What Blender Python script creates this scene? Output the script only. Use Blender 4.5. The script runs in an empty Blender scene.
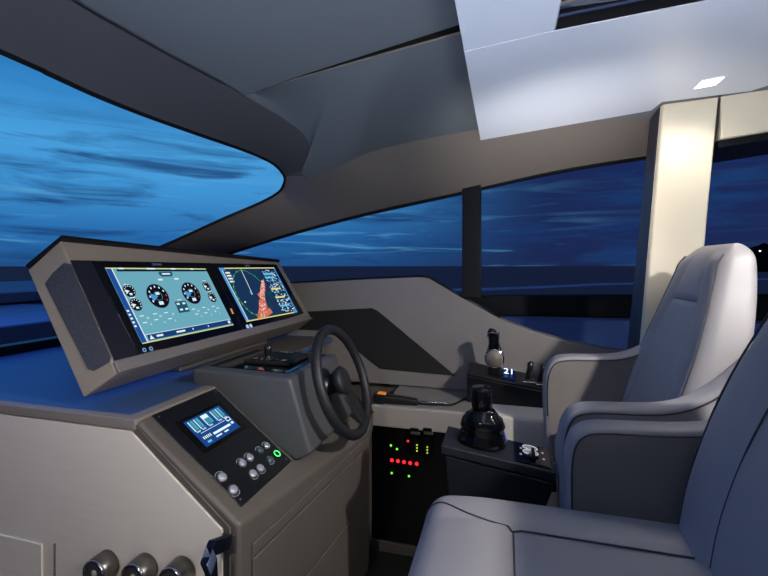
import bpy, bmesh, math, random
from mathutils import Vector as V, Matrix
random.seed(7)
S = bpy.context.scene
COL = S.collection
# ------------------------------------------------------------------ survey
# world: -X is the bow, +Y is starboard, Z up (0 = cabin floor)
F = 430.0
TH = math.atan(120 / F)
SN, CS = math.sin(TH), math.cos(TH)
CAM = V((0, 0, 1.45))
def ray(px, py):
    a = (px - 384) / F
    return V((-SN + CS * a, CS + SN * a, (266 - py) / F))
def onX(px, py, x): d = ray(px, py); return CAM + d * (x / d.x)
def onY(px, py, y): d = ray(px, py); return CAM + d * (y / d.y)
def onZ(px, py, z): d = ray(px, py); return CAM + d * ((z - CAM.z) / d.z)
def onP(px, py, p, n): d = ray(px, py); return CAM + d * ((p - CAM).dot(n) / d.dot(n))

# ------------------------------------------------------------------ materials
def lin(c):
    return tuple(((v / 255) / 12.92 if v / 255 <= .04045 else ((v / 255 + .055) / 1.055) ** 2.4) for v in c) + (1,)
MATS = {}
def mat(name, rgb, rough=.5, metal=0, bump=0, scale=200, var=0, vscale=6, emit=None, es=1, coat=0, spec=.5, stretch=None):
    if name in MATS: return MATS[name]
    m = bpy.data.materials.new(name); m.use_nodes = True
    nt = m.node_tree; b = nt.nodes['Principled BSDF']
    b.inputs['Base Color'].default_value = lin(rgb)
    b.inputs['Roughness'].default_value = rough
    b.inputs['Metallic'].default_value = metal
    b.inputs['Specular IOR Level'].default_value = spec
    b.inputs['Coat Weight'].default_value = coat
    tc = nt.nodes.new('ShaderNodeTexCoord')
    src = tc.outputs['Object']
    if stretch:
        mp = nt.nodes.new('ShaderNodeMapping'); mp.inputs['Scale'].default_value = stretch
        nt.links.new(src, mp.inputs['Vector']); src = mp.outputs['Vector']
    if var:
        n = nt.nodes.new('ShaderNodeTexNoise'); n.inputs['Scale'].default_value = vscale; n.inputs['Detail'].default_value = 5
        r = nt.nodes.new('ShaderNodeMapRange'); r.inputs['From Min'].default_value = .3; r.inputs['From Max'].default_value = .7
        r.inputs['To Min'].default_value = 1 - var; r.inputs['To Max'].default_value = 1 + var
        mx = nt.nodes.new('ShaderNodeVectorMath'); mx.operation = 'SCALE'
        mx.inputs[0].default_value = lin(rgb)[:3]
        nt.links.new(src, n.inputs['Vector']); nt.links.new(n.outputs[0], r.inputs['Value'])
        nt.links.new(r.outputs[0], mx.inputs['Scale']); nt.links.new(mx.outputs[0], b.inputs['Base Color'])
    if bump:
        n = nt.nodes.new('ShaderNodeTexNoise'); n.inputs['Scale'].default_value = scale; n.inputs['Detail'].default_value = 3
        bp = nt.nodes.new('ShaderNodeBump'); bp.inputs['Strength'].default_value = bump; bp.inputs['Distance'].default_value = .002
        nt.links.new(src, n.inputs['Vector']); nt.links.new(n.outputs[0], bp.inputs['Height']); nt.links.new(bp.outputs[0], b.inputs['Normal'])
    if emit:
        b.inputs['Emission Color'].default_value = lin(emit); b.inputs['Emission Strength'].default_value = es
    MATS[name] = m; return m
def em(rgb, es=1.0):
    n = 'glow_%d_%d_%d_%d' % (rgb + (int(es * 10),))
    return mat(n, (5, 5, 6), rough=.4, emit=rgb, es=es, spec=.1)

leather = mat('seat_leather', (136, 132, 134), rough=.48, bump=.25, scale=500, var=.03)
leather_d = mat('seat_leather_dark', (122, 115, 110), rough=.5, bump=.25, scale=500, var=.03)
piping_m = mat('piping', (52, 52, 60), rough=.6)
taupe = mat('taupe_leather', (86, 80, 75), rough=.48, bump=.3, scale=450, var=.04)
hous = mat('housing_taupe', (124, 115, 108), rough=.48, bump=.3, scale=450, var=.03)
taupe_d = mat('taupe_leather_dark', (88, 82, 78), rough=.5, bump=.3, scale=450, var=.04)
wallm = mat('side_trim_leather', (116, 110, 106), rough=.55, bump=.3, scale=450, var=.04)
headl = mat('headliner', (98, 104, 114), rough=.65, bump=.25, scale=600, var=.04, vscale=2)
headl2 = mat('headliner_trim', (112, 105, 98), rough=.55, bump=.25, scale=600, var=.04, vscale=2)
headl3 = mat('windscreen_header_lining', (74, 74, 82), rough=.55, bump=.25, scale=600, var=.04, vscale=2)
fasc = mat('side_header_leather', (102, 96, 94), rough=.5, bump=.25, scale=600, var=.03, vscale=2)
whitep = mat('white_panel', (194, 201, 218), rough=.35, var=.01)
creamp = mat('cream_leather', (192, 185, 169), rough=.5, bump=.2, scale=400, var=.03)
ash = mat('bleached_wood', (206, 195, 182), rough=.4, var=.025, vscale=9, stretch=(1, 1, 9), bump=.1, scale=30)
dashm = mat('dash_top', (52, 78, 122), rough=.42, bump=.2, scale=500)  # dark leather, tinted blue to carry the blue light falling on it
black = mat('black_plastic', (16, 16, 19), rough=.35)
blackg = mat('black_gloss', (6, 6, 8), rough=.08, spec=.5)
blackm = mat('black_matt', (14, 14, 17), rough=.7)
glassd = mat('dark_screen_glass', (9, 11, 20), rough=.12, spec=.5)
panelb = mat('black_panel', (17, 19, 24), rough=.28, spec=.5)
chrome = mat('chrome', (205, 205, 210), rough=.12, metal=1)
panelb2 = mat('pod_plastic', (33, 35, 40), rough=.4)
silver = mat('silver_button', (190, 192, 205), rough=.3, metal=.6, emit=(120, 122, 135), es=.12)
steel = mat('dark_steel', (110, 106, 102), rough=.3, metal=.8)
beige = mat('beige_cap', (112, 103, 95), rough=.5)
rubber = mat('wheel_leather', (24, 25, 30), rough=.5, bump=.2, scale=700)
floorm = mat('dark_floor', (30, 28, 28), rough=.5, var=.2, vscale=5, stretch=(1, 12, 1))
framek = mat('window_frame_black', (14, 15, 20), rough=.4)

def mesh_mat():
    m = mat('speaker_mesh', (32, 34, 44), rough=.6)
    nt = m.node_tree; b = nt.nodes['Principled BSDF']
    tc = nt.nodes.new('ShaderNodeTexCoord')
    vo = nt.nodes.new('ShaderNodeTexVoronoi'); vo.inputs['Scale'].default_value = 260
    cr = nt.nodes.new('ShaderNodeValToRGB'); cr.color_ramp.elements[0].color = lin((10, 11, 16)); cr.color_ramp.elements[1].color = lin((52, 56, 70))
    cr.color_ramp.elements[1].position = .6
    nt.links.new(tc.outputs['Object'], vo.inputs['Vector']); nt.links.new(vo.outputs['Distance'], cr.inputs[0]); nt.links.new(cr.outputs[0], b.inputs['Base Color'])
    return m
speakm = mesh_mat()

def glass_mat(name, tint, refl=.05):
    m = bpy.data.materials.new(name); m.use_nodes = True; nt = m.node_tree
    for n in list(nt.nodes): nt.nodes.remove(n)
    o = nt.nodes.new('ShaderNodeOutputMaterial'); mx = nt.nodes.new('ShaderNodeMixShader'); mx.inputs[0].default_value = refl
    t = nt.nodes.new('ShaderNodeBsdfTransparent'); t.inputs[0].default_value = tint + (1,)
    g = nt.nodes.new('ShaderNodeBsdfGlossy'); g.inputs['Roughness'].default_value = .02
    nt.links.new(t.outputs[0], mx.inputs[1]); nt.links.new(g.outputs[0], mx.inputs[2]); nt.links.new(mx.outputs[0], o.inputs[0])
    return m
glass = glass_mat('window_glass', (.96, .97, 1.0), .0)
glass_t = glass_mat('tinted_window_glass', (.9, .92, .97), .0)

# ------------------------------------------------------------------ mesh builder
ORG = {}
class MB:
    def __init__(s): s.v = []; s.f = []; s.m = []; s.mats = []; s.sm = []
    def slot(s, m):
        if m not in s.mats: s.mats.append(m)
        return s.mats.index(m)
    def add(s, vs, fs, m, smooth=False):
        k = len(s.v); s.v += [V(p) for p in vs]; i = s.slot(m)
        for f in fs: s.f.append([a + k for a in f]); s.m.append(i); s.sm.append(smooth)
        return s
    def poly(s, pts, m): return s.add(pts, [list(range(len(pts)))], m)
    def prism(s, pts, off, m, smooth=False):
        n = len(pts); off = V(off); a = [V(p) for p in pts]; b = [p + off for p in a]
        fs = [list(range(n))[::-1], list(range(n, 2 * n))] + [[i, (i + 1) % n, n + (i + 1) % n, n + i] for i in range(n)]
        return s.add(a + b, fs, m, smooth)
    def box(s, lo, hi, m):
        x0, y0, z0 = lo; x1, y1, z1 = hi
        return s.prism([(x0, y0, z0), (x1, y0, z0), (x1, y1, z0), (x0, y1, z0)], (0, 0, z1 - z0), m)
    def hexa(s, a, b, m):      # two quads
        return s.add(list(a) + list(b), [[3, 2, 1, 0], [4, 5, 6, 7], [0, 1, 5, 4], [1, 2, 6, 5], [2, 3, 7, 6], [3, 0, 4, 7]], m)
    def loft(s, rings, m, closed=True, caps=True, smooth=True):
        n = len(rings[0]); vs = [p for r in rings for p in r]; fs = []
        for i in range(len(rings) - 1):
            for j in range(n if closed else n - 1):
                k = (j + 1) % n
                fs.append([i * n + j, i * n + k, (i + 1) * n + k, (i + 1) * n + j])
        if caps and closed: fs += [list(range(n))[::-1], [(len(rings) - 1) * n + j for j in range(n)]]
        return s.add(vs, fs, m, smooth)
    def tube(s, pts, r, m, n=10, closed=False, flat=1.0, upv=None):
        pts = [V(p) for p in pts]; N = len(pts); rings = []
        rr = r if isinstance(r, (list, tuple)) else [r] * N
        up = V(upv) if upv else V((0, 0, 1))
        t0 = (pts[1] - pts[0]).normalized()
        if abs(t0.dot(up)) > .95: up = V((0, 1, 0))
        x = t0.cross(up).normalized()
        for i, p in enumerate(pts):
            if closed: t = (pts[(i + 1) % N] - pts[i - 1]).normalized()
            else: t = (pts[min(i + 1, N - 1)] - pts[max(i - 1, 0)]).normalized()
            x = (x - t * x.dot(t)).normalized(); y = t.cross(x)
            rings.append([p + (x * math.cos(2 * math.pi * j / n) + y * math.sin(2 * math.pi * j / n) * flat) * rr[i] for j in range(n)])
        if closed: rings.append(rings[0])
        return s.loft(rings, m, caps=not closed)
    def lathe(s, prof, c, ax, m, n=28, ref=None):   # prof: (h, r)
        c = V(c); ax = V(ax).normalized(); x = ax.orthogonal().normalized() if ref is None else V(ref).normalized(); y = ax.cross(x)
        rings = [[c + ax * h + (x * math.cos(2 * math.pi * j / n) + y * math.sin(2 * math.pi * j / n)) * max(r, 1e-4) for j in range(n)] for h, r in prof]
        return s.loft(rings, m)
    def disc(s, c, r, ax, m, n=20, h=0.0006, e1=None, e2=None):
        c = V(c); ax = V(ax).normalized()
        x = e1 or ax.orthogonal().normalized(); y = e2 or ax.cross(x)
        return s.prism([c + (x * math.cos(2 * math.pi * j / n) + y * math.sin(2 * math.pi * j / n)) * r for j in range(n)], ax * h, m)
    def build(s, name, parent=None, bevel=0, seg=2, sub=0, origin=None, angle=35, solid=0):
        me = bpy.data.meshes.new(name)
        if parent is not None: org = ORG[parent.name]
        elif origin is not None: org = V(origin)
        else:
            org = V((sum(p.x for p in s.v) / len(s.v), sum(p.y for p in s.v) / len(s.v), min(p.z for p in s.v)))
        me.from_pydata([p - org for p in s.v], [], s.f)
        for m in s.mats: me.materials.append(m)
        for i, p in enumerate(me.polygons): p.material_index = s.m[i]; p.use_smooth = s.sm[i]
        bm = bmesh.new(); bm.from_mesh(me); bmesh.ops.recalc_face_normals(bm, faces=bm.faces); bm.to_mesh(me); bm.free()
        o = bpy.data.objects.new(name, me); COL.objects.link(o)
        if parent is not None: o.parent = parent
        else: o.location = org
        ORG[o.name] = org
        if bevel:
            b = o.modifiers.new('bevel', 'BEVEL'); b.width = bevel; b.segments = seg; b.limit_method = 'ANGLE'; b.angle_limit = math.radians(angle)
            b.harden_normals = False
            for p in me.polygons: p.use_smooth = True
            w = o.modifiers.new('wn', 'WEIGHTED_NORMAL'); w.keep_sharp = True
        if sub:
            q = o.modifiers.new('sub', 'SUBSURF'); q.levels = sub; q.render_levels = sub
        if solid:
            q = o.modifiers.new('sol', 'SOLIDIFY'); q.thickness = solid; q.offset = 0
        return o
def thing(name, label, cat, loc, group=None):
    o = bpy.data.objects.new(name, None); COL.objects.link(o); o.location = loc; o.empty_display_size = .05
    ORG[o.name] = V(loc); return tag(o, label, cat, group)
def tag(o, label, cat, group=None):
    o['label'] = label; o['category'] = cat
    if group: o['group'] = group
    return o
def struct(o): o['kind'] = 'structure'; return o
def cr(pts, n):     # catmull-rom resample
    pts = [V(p) for p in pts]; N = len(pts) - 1; out = []
    for i in range(n + 1):
        u = i / n * N; k = min(int(u), N - 1); t = u - k
        p0 = pts[max(k - 1, 0)]; p1 = pts[k]; p2 = pts[k + 1]; p3 = pts[min(k + 2, N)]
        out.append(.5 * ((2 * p1) + (p2 - p0) * t + (2 * p0 - 5 * p1 + 4 * p2 - p3) * t * t + (3 * p1 - p0 - 3 * p2 + p3) * t ** 3))
    return out
def ip(x, tab):
    if x <= tab[0][0]: return tab[0][1]
    for (a, b), (c, d) in zip(tab, tab[1:]):
        if x <= c: return b + (d - b) * (x - a) / (c - a)
    return tab[-1][1]
def sheet(a, b, n, m, ma, bulge=None):
    A = cr(a, n); B = cr(b, n); mb = MB(); rows = []
    for p, q in zip(A, B):
        rows.append([p.lerp(q, j / m) + (V(bulge) * math.sin(math.pi * j / m) if bulge else V((0, 0, 0))) for j in range(m + 1)])
    mb.loft(rows, ma, closed=False); return mb
def rbox(lo, hi, r, m, n=14, fn=None):
    lo = V(lo); hi = V(hi); c = (lo + hi) / 2; h = (hi - lo) / 2; mb = MB(); vs = []; fs = []
    def lev(H):  # sample positions, denser at rounding
        core = [-1 + 2 * i / n for i in range(n + 1)]
        edge = [math.tan(math.pi / 4 * k / 5) for k in range(6)]
        L = [-(H - r) - r * e for e in edge[::-1]] + [(H - r) * t for t in core[1:-1]] + [(H - r) + r * e for e in edge]
        return L
    for ax in range(3):
        o1, o2 = (ax + 1) % 3, (ax + 2) % 3
        L1, L2 = lev(h[o1]), lev(h[o2])
        for sg in (-1, 1):
            k = len(vs)
            for a in L1:
                for b in L2:
                    p = V((0, 0, 0)); p[ax] = sg * h[ax]; p[o1] = a; p[o2] = b
                    inn = V([max(-(h[i] - r), min(h[i] - r, p[i])) for i in range(3)])
                    d = (p - inn); d.normalize(); p = inn + d * r
                    q = p + c
                    if fn: q = V(fn(q, (p.x / h.x, p.y / h.y, p.z / h.z)))
                    vs.append(q)
            for i in range(len(L1) - 1):
                for j in range(len(L2) - 1):
                    q = [k + i * len(L2) + j, k + (i + 1) * len(L2) + j, k + (i + 1) * len(L2) + j + 1, k + i * len(L2) + j + 1]
                    fs.append(q if sg > 0 else q[::-1])
    # weld
    mp = {}; nv = []; idx = []
    for p in vs:
        key = (round(p.x, 5), round(p.y, 5), round(p.z, 5))
        if key not in mp: mp[key] = len(nv); nv.append(p)
        idx.append(mp[key])
    ff = []
    for f in fs:
        g = []
        for a in f:
            if idx[a] not in g: g.append(idx[a])
        if len(g) > 2: ff.append(g)
    mb.add(nv, ff, m, True); return mb
def text_polys(txt, bold=False):
    cu = bpy.data.curves.new('t', 'FONT'); cu.body = txt; cu.size = 1; cu.align_x = 'CENTER'; cu.align_y = 'CENTER'
    o = bpy.data.objects.new('t', cu); COL.objects.link(o)
    dg = bpy.context.evaluated_depsgraph_get(); me = bpy.data.meshes.new_from_object(o.evaluated_get(dg))
    vs = [v.co.copy() for v in me.vertices]; fs = [list(p.vertices) for p in me.polygons]
    bpy.data.objects.remove(o); bpy.data.curves.remove(cu); bpy.data.meshes.remove(me)
    return vs, fs

# ------------------------------------------------------------------ camera
cd = bpy.data.cameras.new('camera'); cam = bpy.data.objects.new('camera', cd); COL.objects.link(cam)
cam.location = CAM; cam.rotation_euler = (math.pi / 2, 0, TH)
cd.sensor_width = 36; cd.lens = 36 * F / 768; cd.shift_y = -22 / 768; cd.clip_start = .02; cd.clip_end = 20000
S.camera = cam
S.view_settings.view_transform = 'Standard'; S.view_settings.look = 'None'; S.view_settings.exposure = 0

# ================================================================== SETTING
# ---- ceiling
XC = -1.02
def wsp(px, py): return onP(px, py, V((-1.2, 0, 2.0)), V((-.679, 0, 1)).normalized())
W_top = [V((-1.2, -1.3, 2.0)), V((-1.2, -.2, 2.0)), wsp(0, 50), wsp(50, 73), wsp(100, 96), wsp(150, 116), wsp(200, 134), wsp(240, 148), wsp(262, 157), wsp(276, 165), wsp(285, 176)]
def cz(px, py, z=2.11): return onZ(px, py, z)
C_top = [V((XC, -1.3, 2.11)), V((XC, -.2, 2.11)), V((XC, .5, 2.11)), cz(70, 0), cz(120, 29), cz(165, 54), cz(205, 75), cz(245, 96), cz(284, 119, 2.10), cz(304, 135, 2.07), cz(310, 153, 2.02), cz(302, 171, 1.965)]
W_side = [wsp(285, 176), wsp(284, 185), wsp(278, 193), wsp(260, 203), wsp(225, 218), wsp(170, 243), wsp(110, 268), wsp(70, 285), wsp(60, 289)]
Fp = [onY(384, 148, 2.2), onY(475, 130, 2.2), onY(560, 122, 2.2), onY(650, 117, 2.2), V((1.3, 2.2, 2.17)), V((2.6, 2.2, 2.17))]
Fc = [cz(332, 158, 2.0), cz(350, 157, 2.02)]
vy = 2.58
def vw(px, py): return onY(px, py, vy)
struct(sheet(W_top, C_top, 60, 6, headl3).build('trim_1'))
struct(sheet([p + V((-.03, 0, .012)) for p in C_top[:10]], [p + V((.16, -.05, .05)) for p in C_top[:10]], 60, 2, headl).build('ceiling_backing'))
# rounded pillar + side fascia
U = [V((1.3, 2.2, 2.17)), Fp[3], Fp[2], Fp[1], Fp[0], cz(345, 163, 1.99), cz(312, 177.5, 1.945), W_side[1], W_side[2], W_side[3], W_side[4], W_side[5], W_side[6], W_side[7], W_side[8]]
L = [V((1.3, 2.58, 2.03)), vw(648, 157), vw(560, 171), vw(460, 193), vw(420, 201), vw(380, 210), vw(345, 219), vw(318, 226), vw(300, 231), vw(284, 236), vw(265, 242), vw(245, 248), vw(200, 262), vw(150, 279), vw(100, 298)]
struct(sheet(U, L, 90, 8, fasc, (0, -.03, .015)).build('trim_2'))
struct(sheet([p + V((0, .03, .004)) for p in U[:6]], [p + V((-.02, -.14, .05)) for p in U[:6]], 60, 2, headl).build('ceiling_backing'))
# corner filler
mb = MB(); Uc = cr(U, 90)[38:46]
fan = [C_top[-1]] + Uc
for p, q in zip(fan, fan[1:]): mb.add([W_side[0], p, q], [[0, 1, 2]], fasc, True)
struct(mb.build('trim_3'))
# ceiling, starboard part and inboard part with the tapering shadow gap
K = [C_top[7] + V((0, 0, .002)), onZ(300, 78, 2.112), onZ(350, 64, 2.116), onZ(400, 50, 2.12), onZ(457, 34, 2.125)]
K.append(K[4] + (K[4] - K[0]) * .5); K.append(K[4] + (K[4] - K[0]) * 2.6)
FF = [C_top[7], C_top[8], C_top[9], C_top[10], C_top[11], cz(312, 177.5, 1.945), cz(345, 163, 1.99), Fp[0], Fp[1], Fp[2], Fp[3], V((1.3, 2.2, 2.17)), V((2.6, 2.2, 2.19))]
struct(sheet(K, FF, 60, 10, headl, (0, 0, .02)).build('ceiling_starboard'))
drop = [0, .010, .020, .028, .036, .04, .04]
K2 = [k + V((0, .02 * d / .036, d)) for k, d in zip(K, drop)]
Pp = [V((XC, -1.6, 2.11)), V((-.9, -1.6, 2.12)), V((-.7, -1.6, 2.135)), V((-.5, -1.6, 2.148)), V((-.2, -1.6, 2.161)), V((.6, -1.6, 2.2)), V((2.6, -1.6, 2.24))]
struct(sheet(K2, Pp, 60, 8, headl).build('ceiling'))
mb = sheet(K, K2, 60, 1, mat('shadow_gap', (30, 24, 20), rough=.8)); struct(mb.build('ceiling_trim'))  # step face coloured dark, the gap's shadow put into the material
K3 = [k + V((0, 0, .002)) for k in K]
mb = MB(); mb.tube(cr(K3, 60), [.0005 + .0035 * min(1, i / 25) for i in range(61)], headl2, n=6)
struct(mb.build('ceiling_edge_trim'))
# roof shell above (keeps the sky out)
mb = MB(); mb.box((-1.0, -1.7, 2.3), (2.7, 2.7, 2.34), headl)
mb.poly([(-1.0, -1.7, 2.3), (-1.0, 1.5, 2.3), (-1.2, 1.5, 2.02), (-1.2, -1.7, 2.02)], headl)
struct(mb.build('roof'))

# ---- windshield glass and seals
mb = MB()
gp = [V((-1.2, -1.3, 2.0))] + W_top[2:] + W_side[1:] + [V((-2.62, 2.0, 1.036)), V((-2.62, -1.3, 1.036))]
gp = [V((p.x, p.y, 2.0 + (p.x + 1.2) * .679)) for p in gp]
mb.poly([p + V((-.02, 0, .025)) for p in gp], glass)
struct(mb.build('windshield_window_1'))
mb = MB(); edge = cr(W_top + W_side[1:], 140); mb.tube([p + V((-.004, 0, -.001)) for p in edge], .0085, framek, n=8)
struct(mb.build('trim_4'))
# ---- side windows
vz = lambda p: p
mb = MB()
xs = [vw(100, 298), vw(245, 248), vw(345, 219), vw(460, 193), vw(560, 171), vw(648, 157)]
mb.poly([p + V((0, .03, .0)) for p in xs] + [V((2.6, 2.61, 2.02)), V((2.6, 2.61, .85)), V((-2.4, 2.61, .95))], glass_t)
struct(mb.build('window_2'))
mb = MB(); mb.tube(cr([p + V((0, -.004, -.004)) for p in xs], 60), .011, framek, n=8); struct(mb.build('trim_5'))
m1 = onY(462, 240, 2.55).x; m2 = onY(481, 240, 2.55).x
mb = MB(); mb.box((m1, 2.55, 1.265), (m2, 2.60, 1.93), framek); struct(mb.build('window_mullion', bevel=.006))
# black lower frame of the aft side window
mb = MB(); mb.tube([V((-.25, 2.58, 1.20)), V((-.1, 2.58, 1.15)), V((0, 2.58, 1.08))], .018, framek); struct(mb.build('window_corner_trim'))

# ---- side wall (inclined, with the swept sill)
WB = V((0, 2.48, .745)); WN = V((0, -1, .157)).normalized()
def wl(px, py): return onP(px, py, WB, WN)
top = [V((-2.6, 2.48 + .157 * .55, 1.30)), wl(240, 288), wl(300, 283), wl(360, 279.5), wl(418, 277), wl(428, 278), wl(462, 298), wl(500, 319), wl(535, 332), wl(570, 342), wl(610, 350), wl(650, 355)]
e = top[-1]; top.append(V((2.6, e.y, e.z - .02)))
mb = MB()
low = [V((p.x, 2.48, .745)) for p in top]
n = len(top)
off = V((0, .10, 0))
vs = top + low + [p + off for p in top] + [p + off + V((0, .02, 0)) for p in low]
fs = [[i, i + 1, n + i + 1, n + i] for i in range(n - 1)] + [[i, i + 1, 2 * n + i + 1, 2 * n + i] for i in range(n - 1)] + [[2 * n + i, 2 * n + i + 1, 3 * n + i + 1, 3 * n + i] for i in range(n - 1)]
mb.add(vs, fs, wallm)
wl_o = struct(mb.build('wall_starboard', bevel=.008, seg=2))
mb = MB(); mb.tube([p + V((0, .03, .004)) for p in top[1:8]], .008, framek, n=8); struct(mb.build('trim_6'))
# lower hull side below the ledge, port and aft walls, floor
mb = MB(); mb.box((-2.7, 2.52, -.02), (2.6, 2.64, .745), taupe_d); struct(mb.build('wall_starboard_lower'))
mb = MB(); mb.box((-2.7, -1.7, -.05), (2.7, 2.64, 0), floorm); struct(mb.build('floor'))
mb = MB(); mb.box((-1.2, -1.7, 0), (2.7, -1.62, 2.3), creamp); struct(mb.build('wall_port'))
mb = MB(); mb.box((2.6, -1.62, 0), (2.7, 2.6, 2.3), creamp); struct(mb.build('wall_aft'))
mb = MB(); mb.box((-2.72, -1.7, 0), (-2.62, 2.64, 1.0), taupe_d); struct(mb.build('wall_forward'))

# ---- cream roof pillar on starboard side and header behind it
PY = 2.07
def ext(p, q, z): return p + (q - p) * ((p.z - z) / (p.z - q.z))
tl, tr, bl, br = onY(664, 104, PY), onY(719, 97, PY), onY(645, 320, PY), onY(698, 320, PY)
rt, rb = onY(651, 108, PY + .16), onY(630, 320, PY + .16)
bl2, br2, rb2 = ext(tl, bl, .74), ext(tr, br, .74), ext(rt, rb, .74)
zt_ = 2.16
tl2, tr2, rt2 = ext(tl, bl, zt_), ext(tr, br, zt_), ext(rt, rb, zt_)
mb = MB(); mb.hexa([tl2, tr2, br2, bl2], [p + V((dx, .03, 0)) for p, dx in ((tl2, -.008), (tr2, 0), (br2, 0), (bl2, -.008))], creamp)
struct(mb.build('pillar_starboard', bevel=.008, seg=3))
mb = MB(); mb.hexa([p + V((dx, .032, 0)) for p, dx in ((tl2, -.008), (tr2, -.01), (br2, -.01), (bl2, -.008))], [rt2, tr2 + V((-.01, .16, 0)), br2 + V((-.01, .16, 0)), rb2], mat('pillar_side_shade', (46, 48, 62), rough=.5))  # dark tone stands for this side's shade and the black window frame
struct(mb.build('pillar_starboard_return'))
a = onY(721, 97, 2.085)
def hz(z, x): return z + .12 * (x - a.x)
def hdr(z0, z1, y0, y1, m):
    m_ = MB(); m_.hexa([V((a.x, y0, z1)), V((2.6, y0, hz(z1, 2.6))), V((2.6, y0, hz(z0, 2.6))), V((a.x, y0, z0))], [V((a.x, y1, z1)), V((2.6, y1, hz(z1, 2.6))), V((2.6, y1, hz(z0, 2.6))), V((a.x, y1, z0))], m); return m_
struct(hdr(1.975, 2.17, 2.085, 2.5, creamp).build('trim_7', bevel=.006))
struct(hdr(1.945, 1.974, 2.11, 2.5, framek).build('trim_8'))
mb = MB(); c0, c1 = onY(662, 100, PY - .006), onY(722, 92, PY - .006)
mb.hexa([c0 + V((0, 0, .02)), c1 + V((0, 0, .02)), c1 - V((0, 0, .018)), c0 - V((0, 0, .018))], [p + V((0, .1, 0)) for p in (c0 + V((0, 0, .02)), c1 + V((0, 0, .02)), c1 - V((0, 0, .018)), c0 - V((0, 0, .018)))], taupe_d)
struct(mb.build('pillar_cap_trim', bevel=.002))

# ---- dropped white ceiling panel with sun roof opening
def pz(x): return 2.062 + .099 * x
PN = V((-.099, 0, 1)).normalized(); PP = V((0, 0, 2.062))
hc = onP(554, 31, PP, PN); hd = onP(690, 4, PP, PN)
XH, YH = hc.x, hc.y
def yl(x, o=0): return hc.y + o + (hd.y - hc.y) * max(0, x - hc.x) / (hd.x - hc.x)
YM = yl(1.5)
XE = -.108
def slab(x0, x1, y0, y1, t=.03, z=0): 
    m_ = MB(); m_.hexa([V((x0, y0, pz(x0) + z)), V((x1, y0, pz(x1) + z)), V((x1, y1, pz(x1) + z)), V((x0, y1, pz(x0) + z))], [V((x0, y0, pz(x0) + t + z)), V((x1, y0, pz(x1) + t + z)), V((x1, y1, pz(x1) + t + z)), V((x0, y1, pz(x0) + t + z))], whitep); return m_
e0, e1, e2 = onP(650, 112, PP, PN), onP(662, 102, PP, PN), onP(768, 89, PP, PN)
mb = MB(); mb.prism([V((x, y, pz(x))) for x, y in ((XE, YH + .0012), (XH, YH + .0012), (1.5, YM), (2.6, YM), (2.6, e2.y + (e2.y - e1.y) / (e2.x - e1.x) * (2.6 - e2.x)), (e1.x, e1.y), (e0.x, 2.105), (XE, 2.105))], (0, 0, .03), whitep); struct(mb.build('ceiling_panel_starboard', bevel=.0006))
struct(slab(XE, XH, -1.0, YH - .0012).build('ceiling_panel_front', bevel=.002))
struct(slab(1.5, 2.6, -1.0, YM - .0012).build('ceiling_panel_aft', bevel=.002))
struct(slab(XH, 1.5, -1.0, -.2).build('ceiling_panel_port', bevel=.002))
sr = thing('sunroof', 'dark glazed sunroof with parallel tracks in the white ceiling panel', 'sunroof', (XH, .3, pz(XH) + .03))
mb = MB(); zz = lambda x, d: pz(x) + d
def bar(x0, x1, y0, y1, d0, d1, m, s0=0, s1=0):
    b_ = MB(); P_ = lambda d: [V((x0, y0, zz(x0, d))), V((x1, y0 + s0, zz(x1, d))), V((x1, y1 + s1, zz(x1, d))), V((x0, y1, zz(x0, d)))]
    b_.hexa(P_(d0), P_(d1), m); return b_
SH = YM - YH
bar(XH - .02, 1.52, -.22, YM + .02, .115, .12, mat('sunroof_glass', (14, 18, 30), rough=.15)).build('pane', sr)
fr = mat('sunroof_frame', (12, 12, 14), rough=.4)
bar(XH, 1.5, YH - .004, YH - .0013, .001, .115, fr, SH, SH).build('frame', sr)
bar(XH + .0005, XH + .003, -.2, YH - .004, .001, .115, mat('opening_side', (150, 158, 175), rough=.5)).build('frame', sr)
tb_ = mat('track_blue', (74, 84, 120), rough=.3, metal=.5)
for k, (d0, d1, y_) in enumerate([(.030, .036, .010), (.052, .066, .014), (.082, .088, .010), (.100, .112, .03)]):
    bar(XH + .003, 1.5, YH - y_, YH - .0042, d0, d1, tb_, SH, SH).build('track', sr)
bq = onP(712, 0, PP, PN)
bar(hd.x + .01, 1.5, yl(hd.x) - .25, yl(hd.x) - .006, .004, .03, creamp, 0, YM - yl(hd.x)).build('blind', sr)

# ---- down light
dl = onP(709, 82, PP, PN)
d_ = thing('ceiling_light', 'small square recessed downlight glowing in the white ceiling panel', 'ceiling light', (dl.x, dl.y, pz(dl.x)))
bar(dl.x - .042, dl.x + .042, dl.y - .042, dl.y + .042, -.003, .0, whitep).build('frame', d_, bevel=.001)
bar(dl.x - .034, dl.x + .034, dl.y - .034, dl.y + .034, -.005, -.003, em((255, 250, 235), 6)).build('diffuser', d_)

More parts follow.
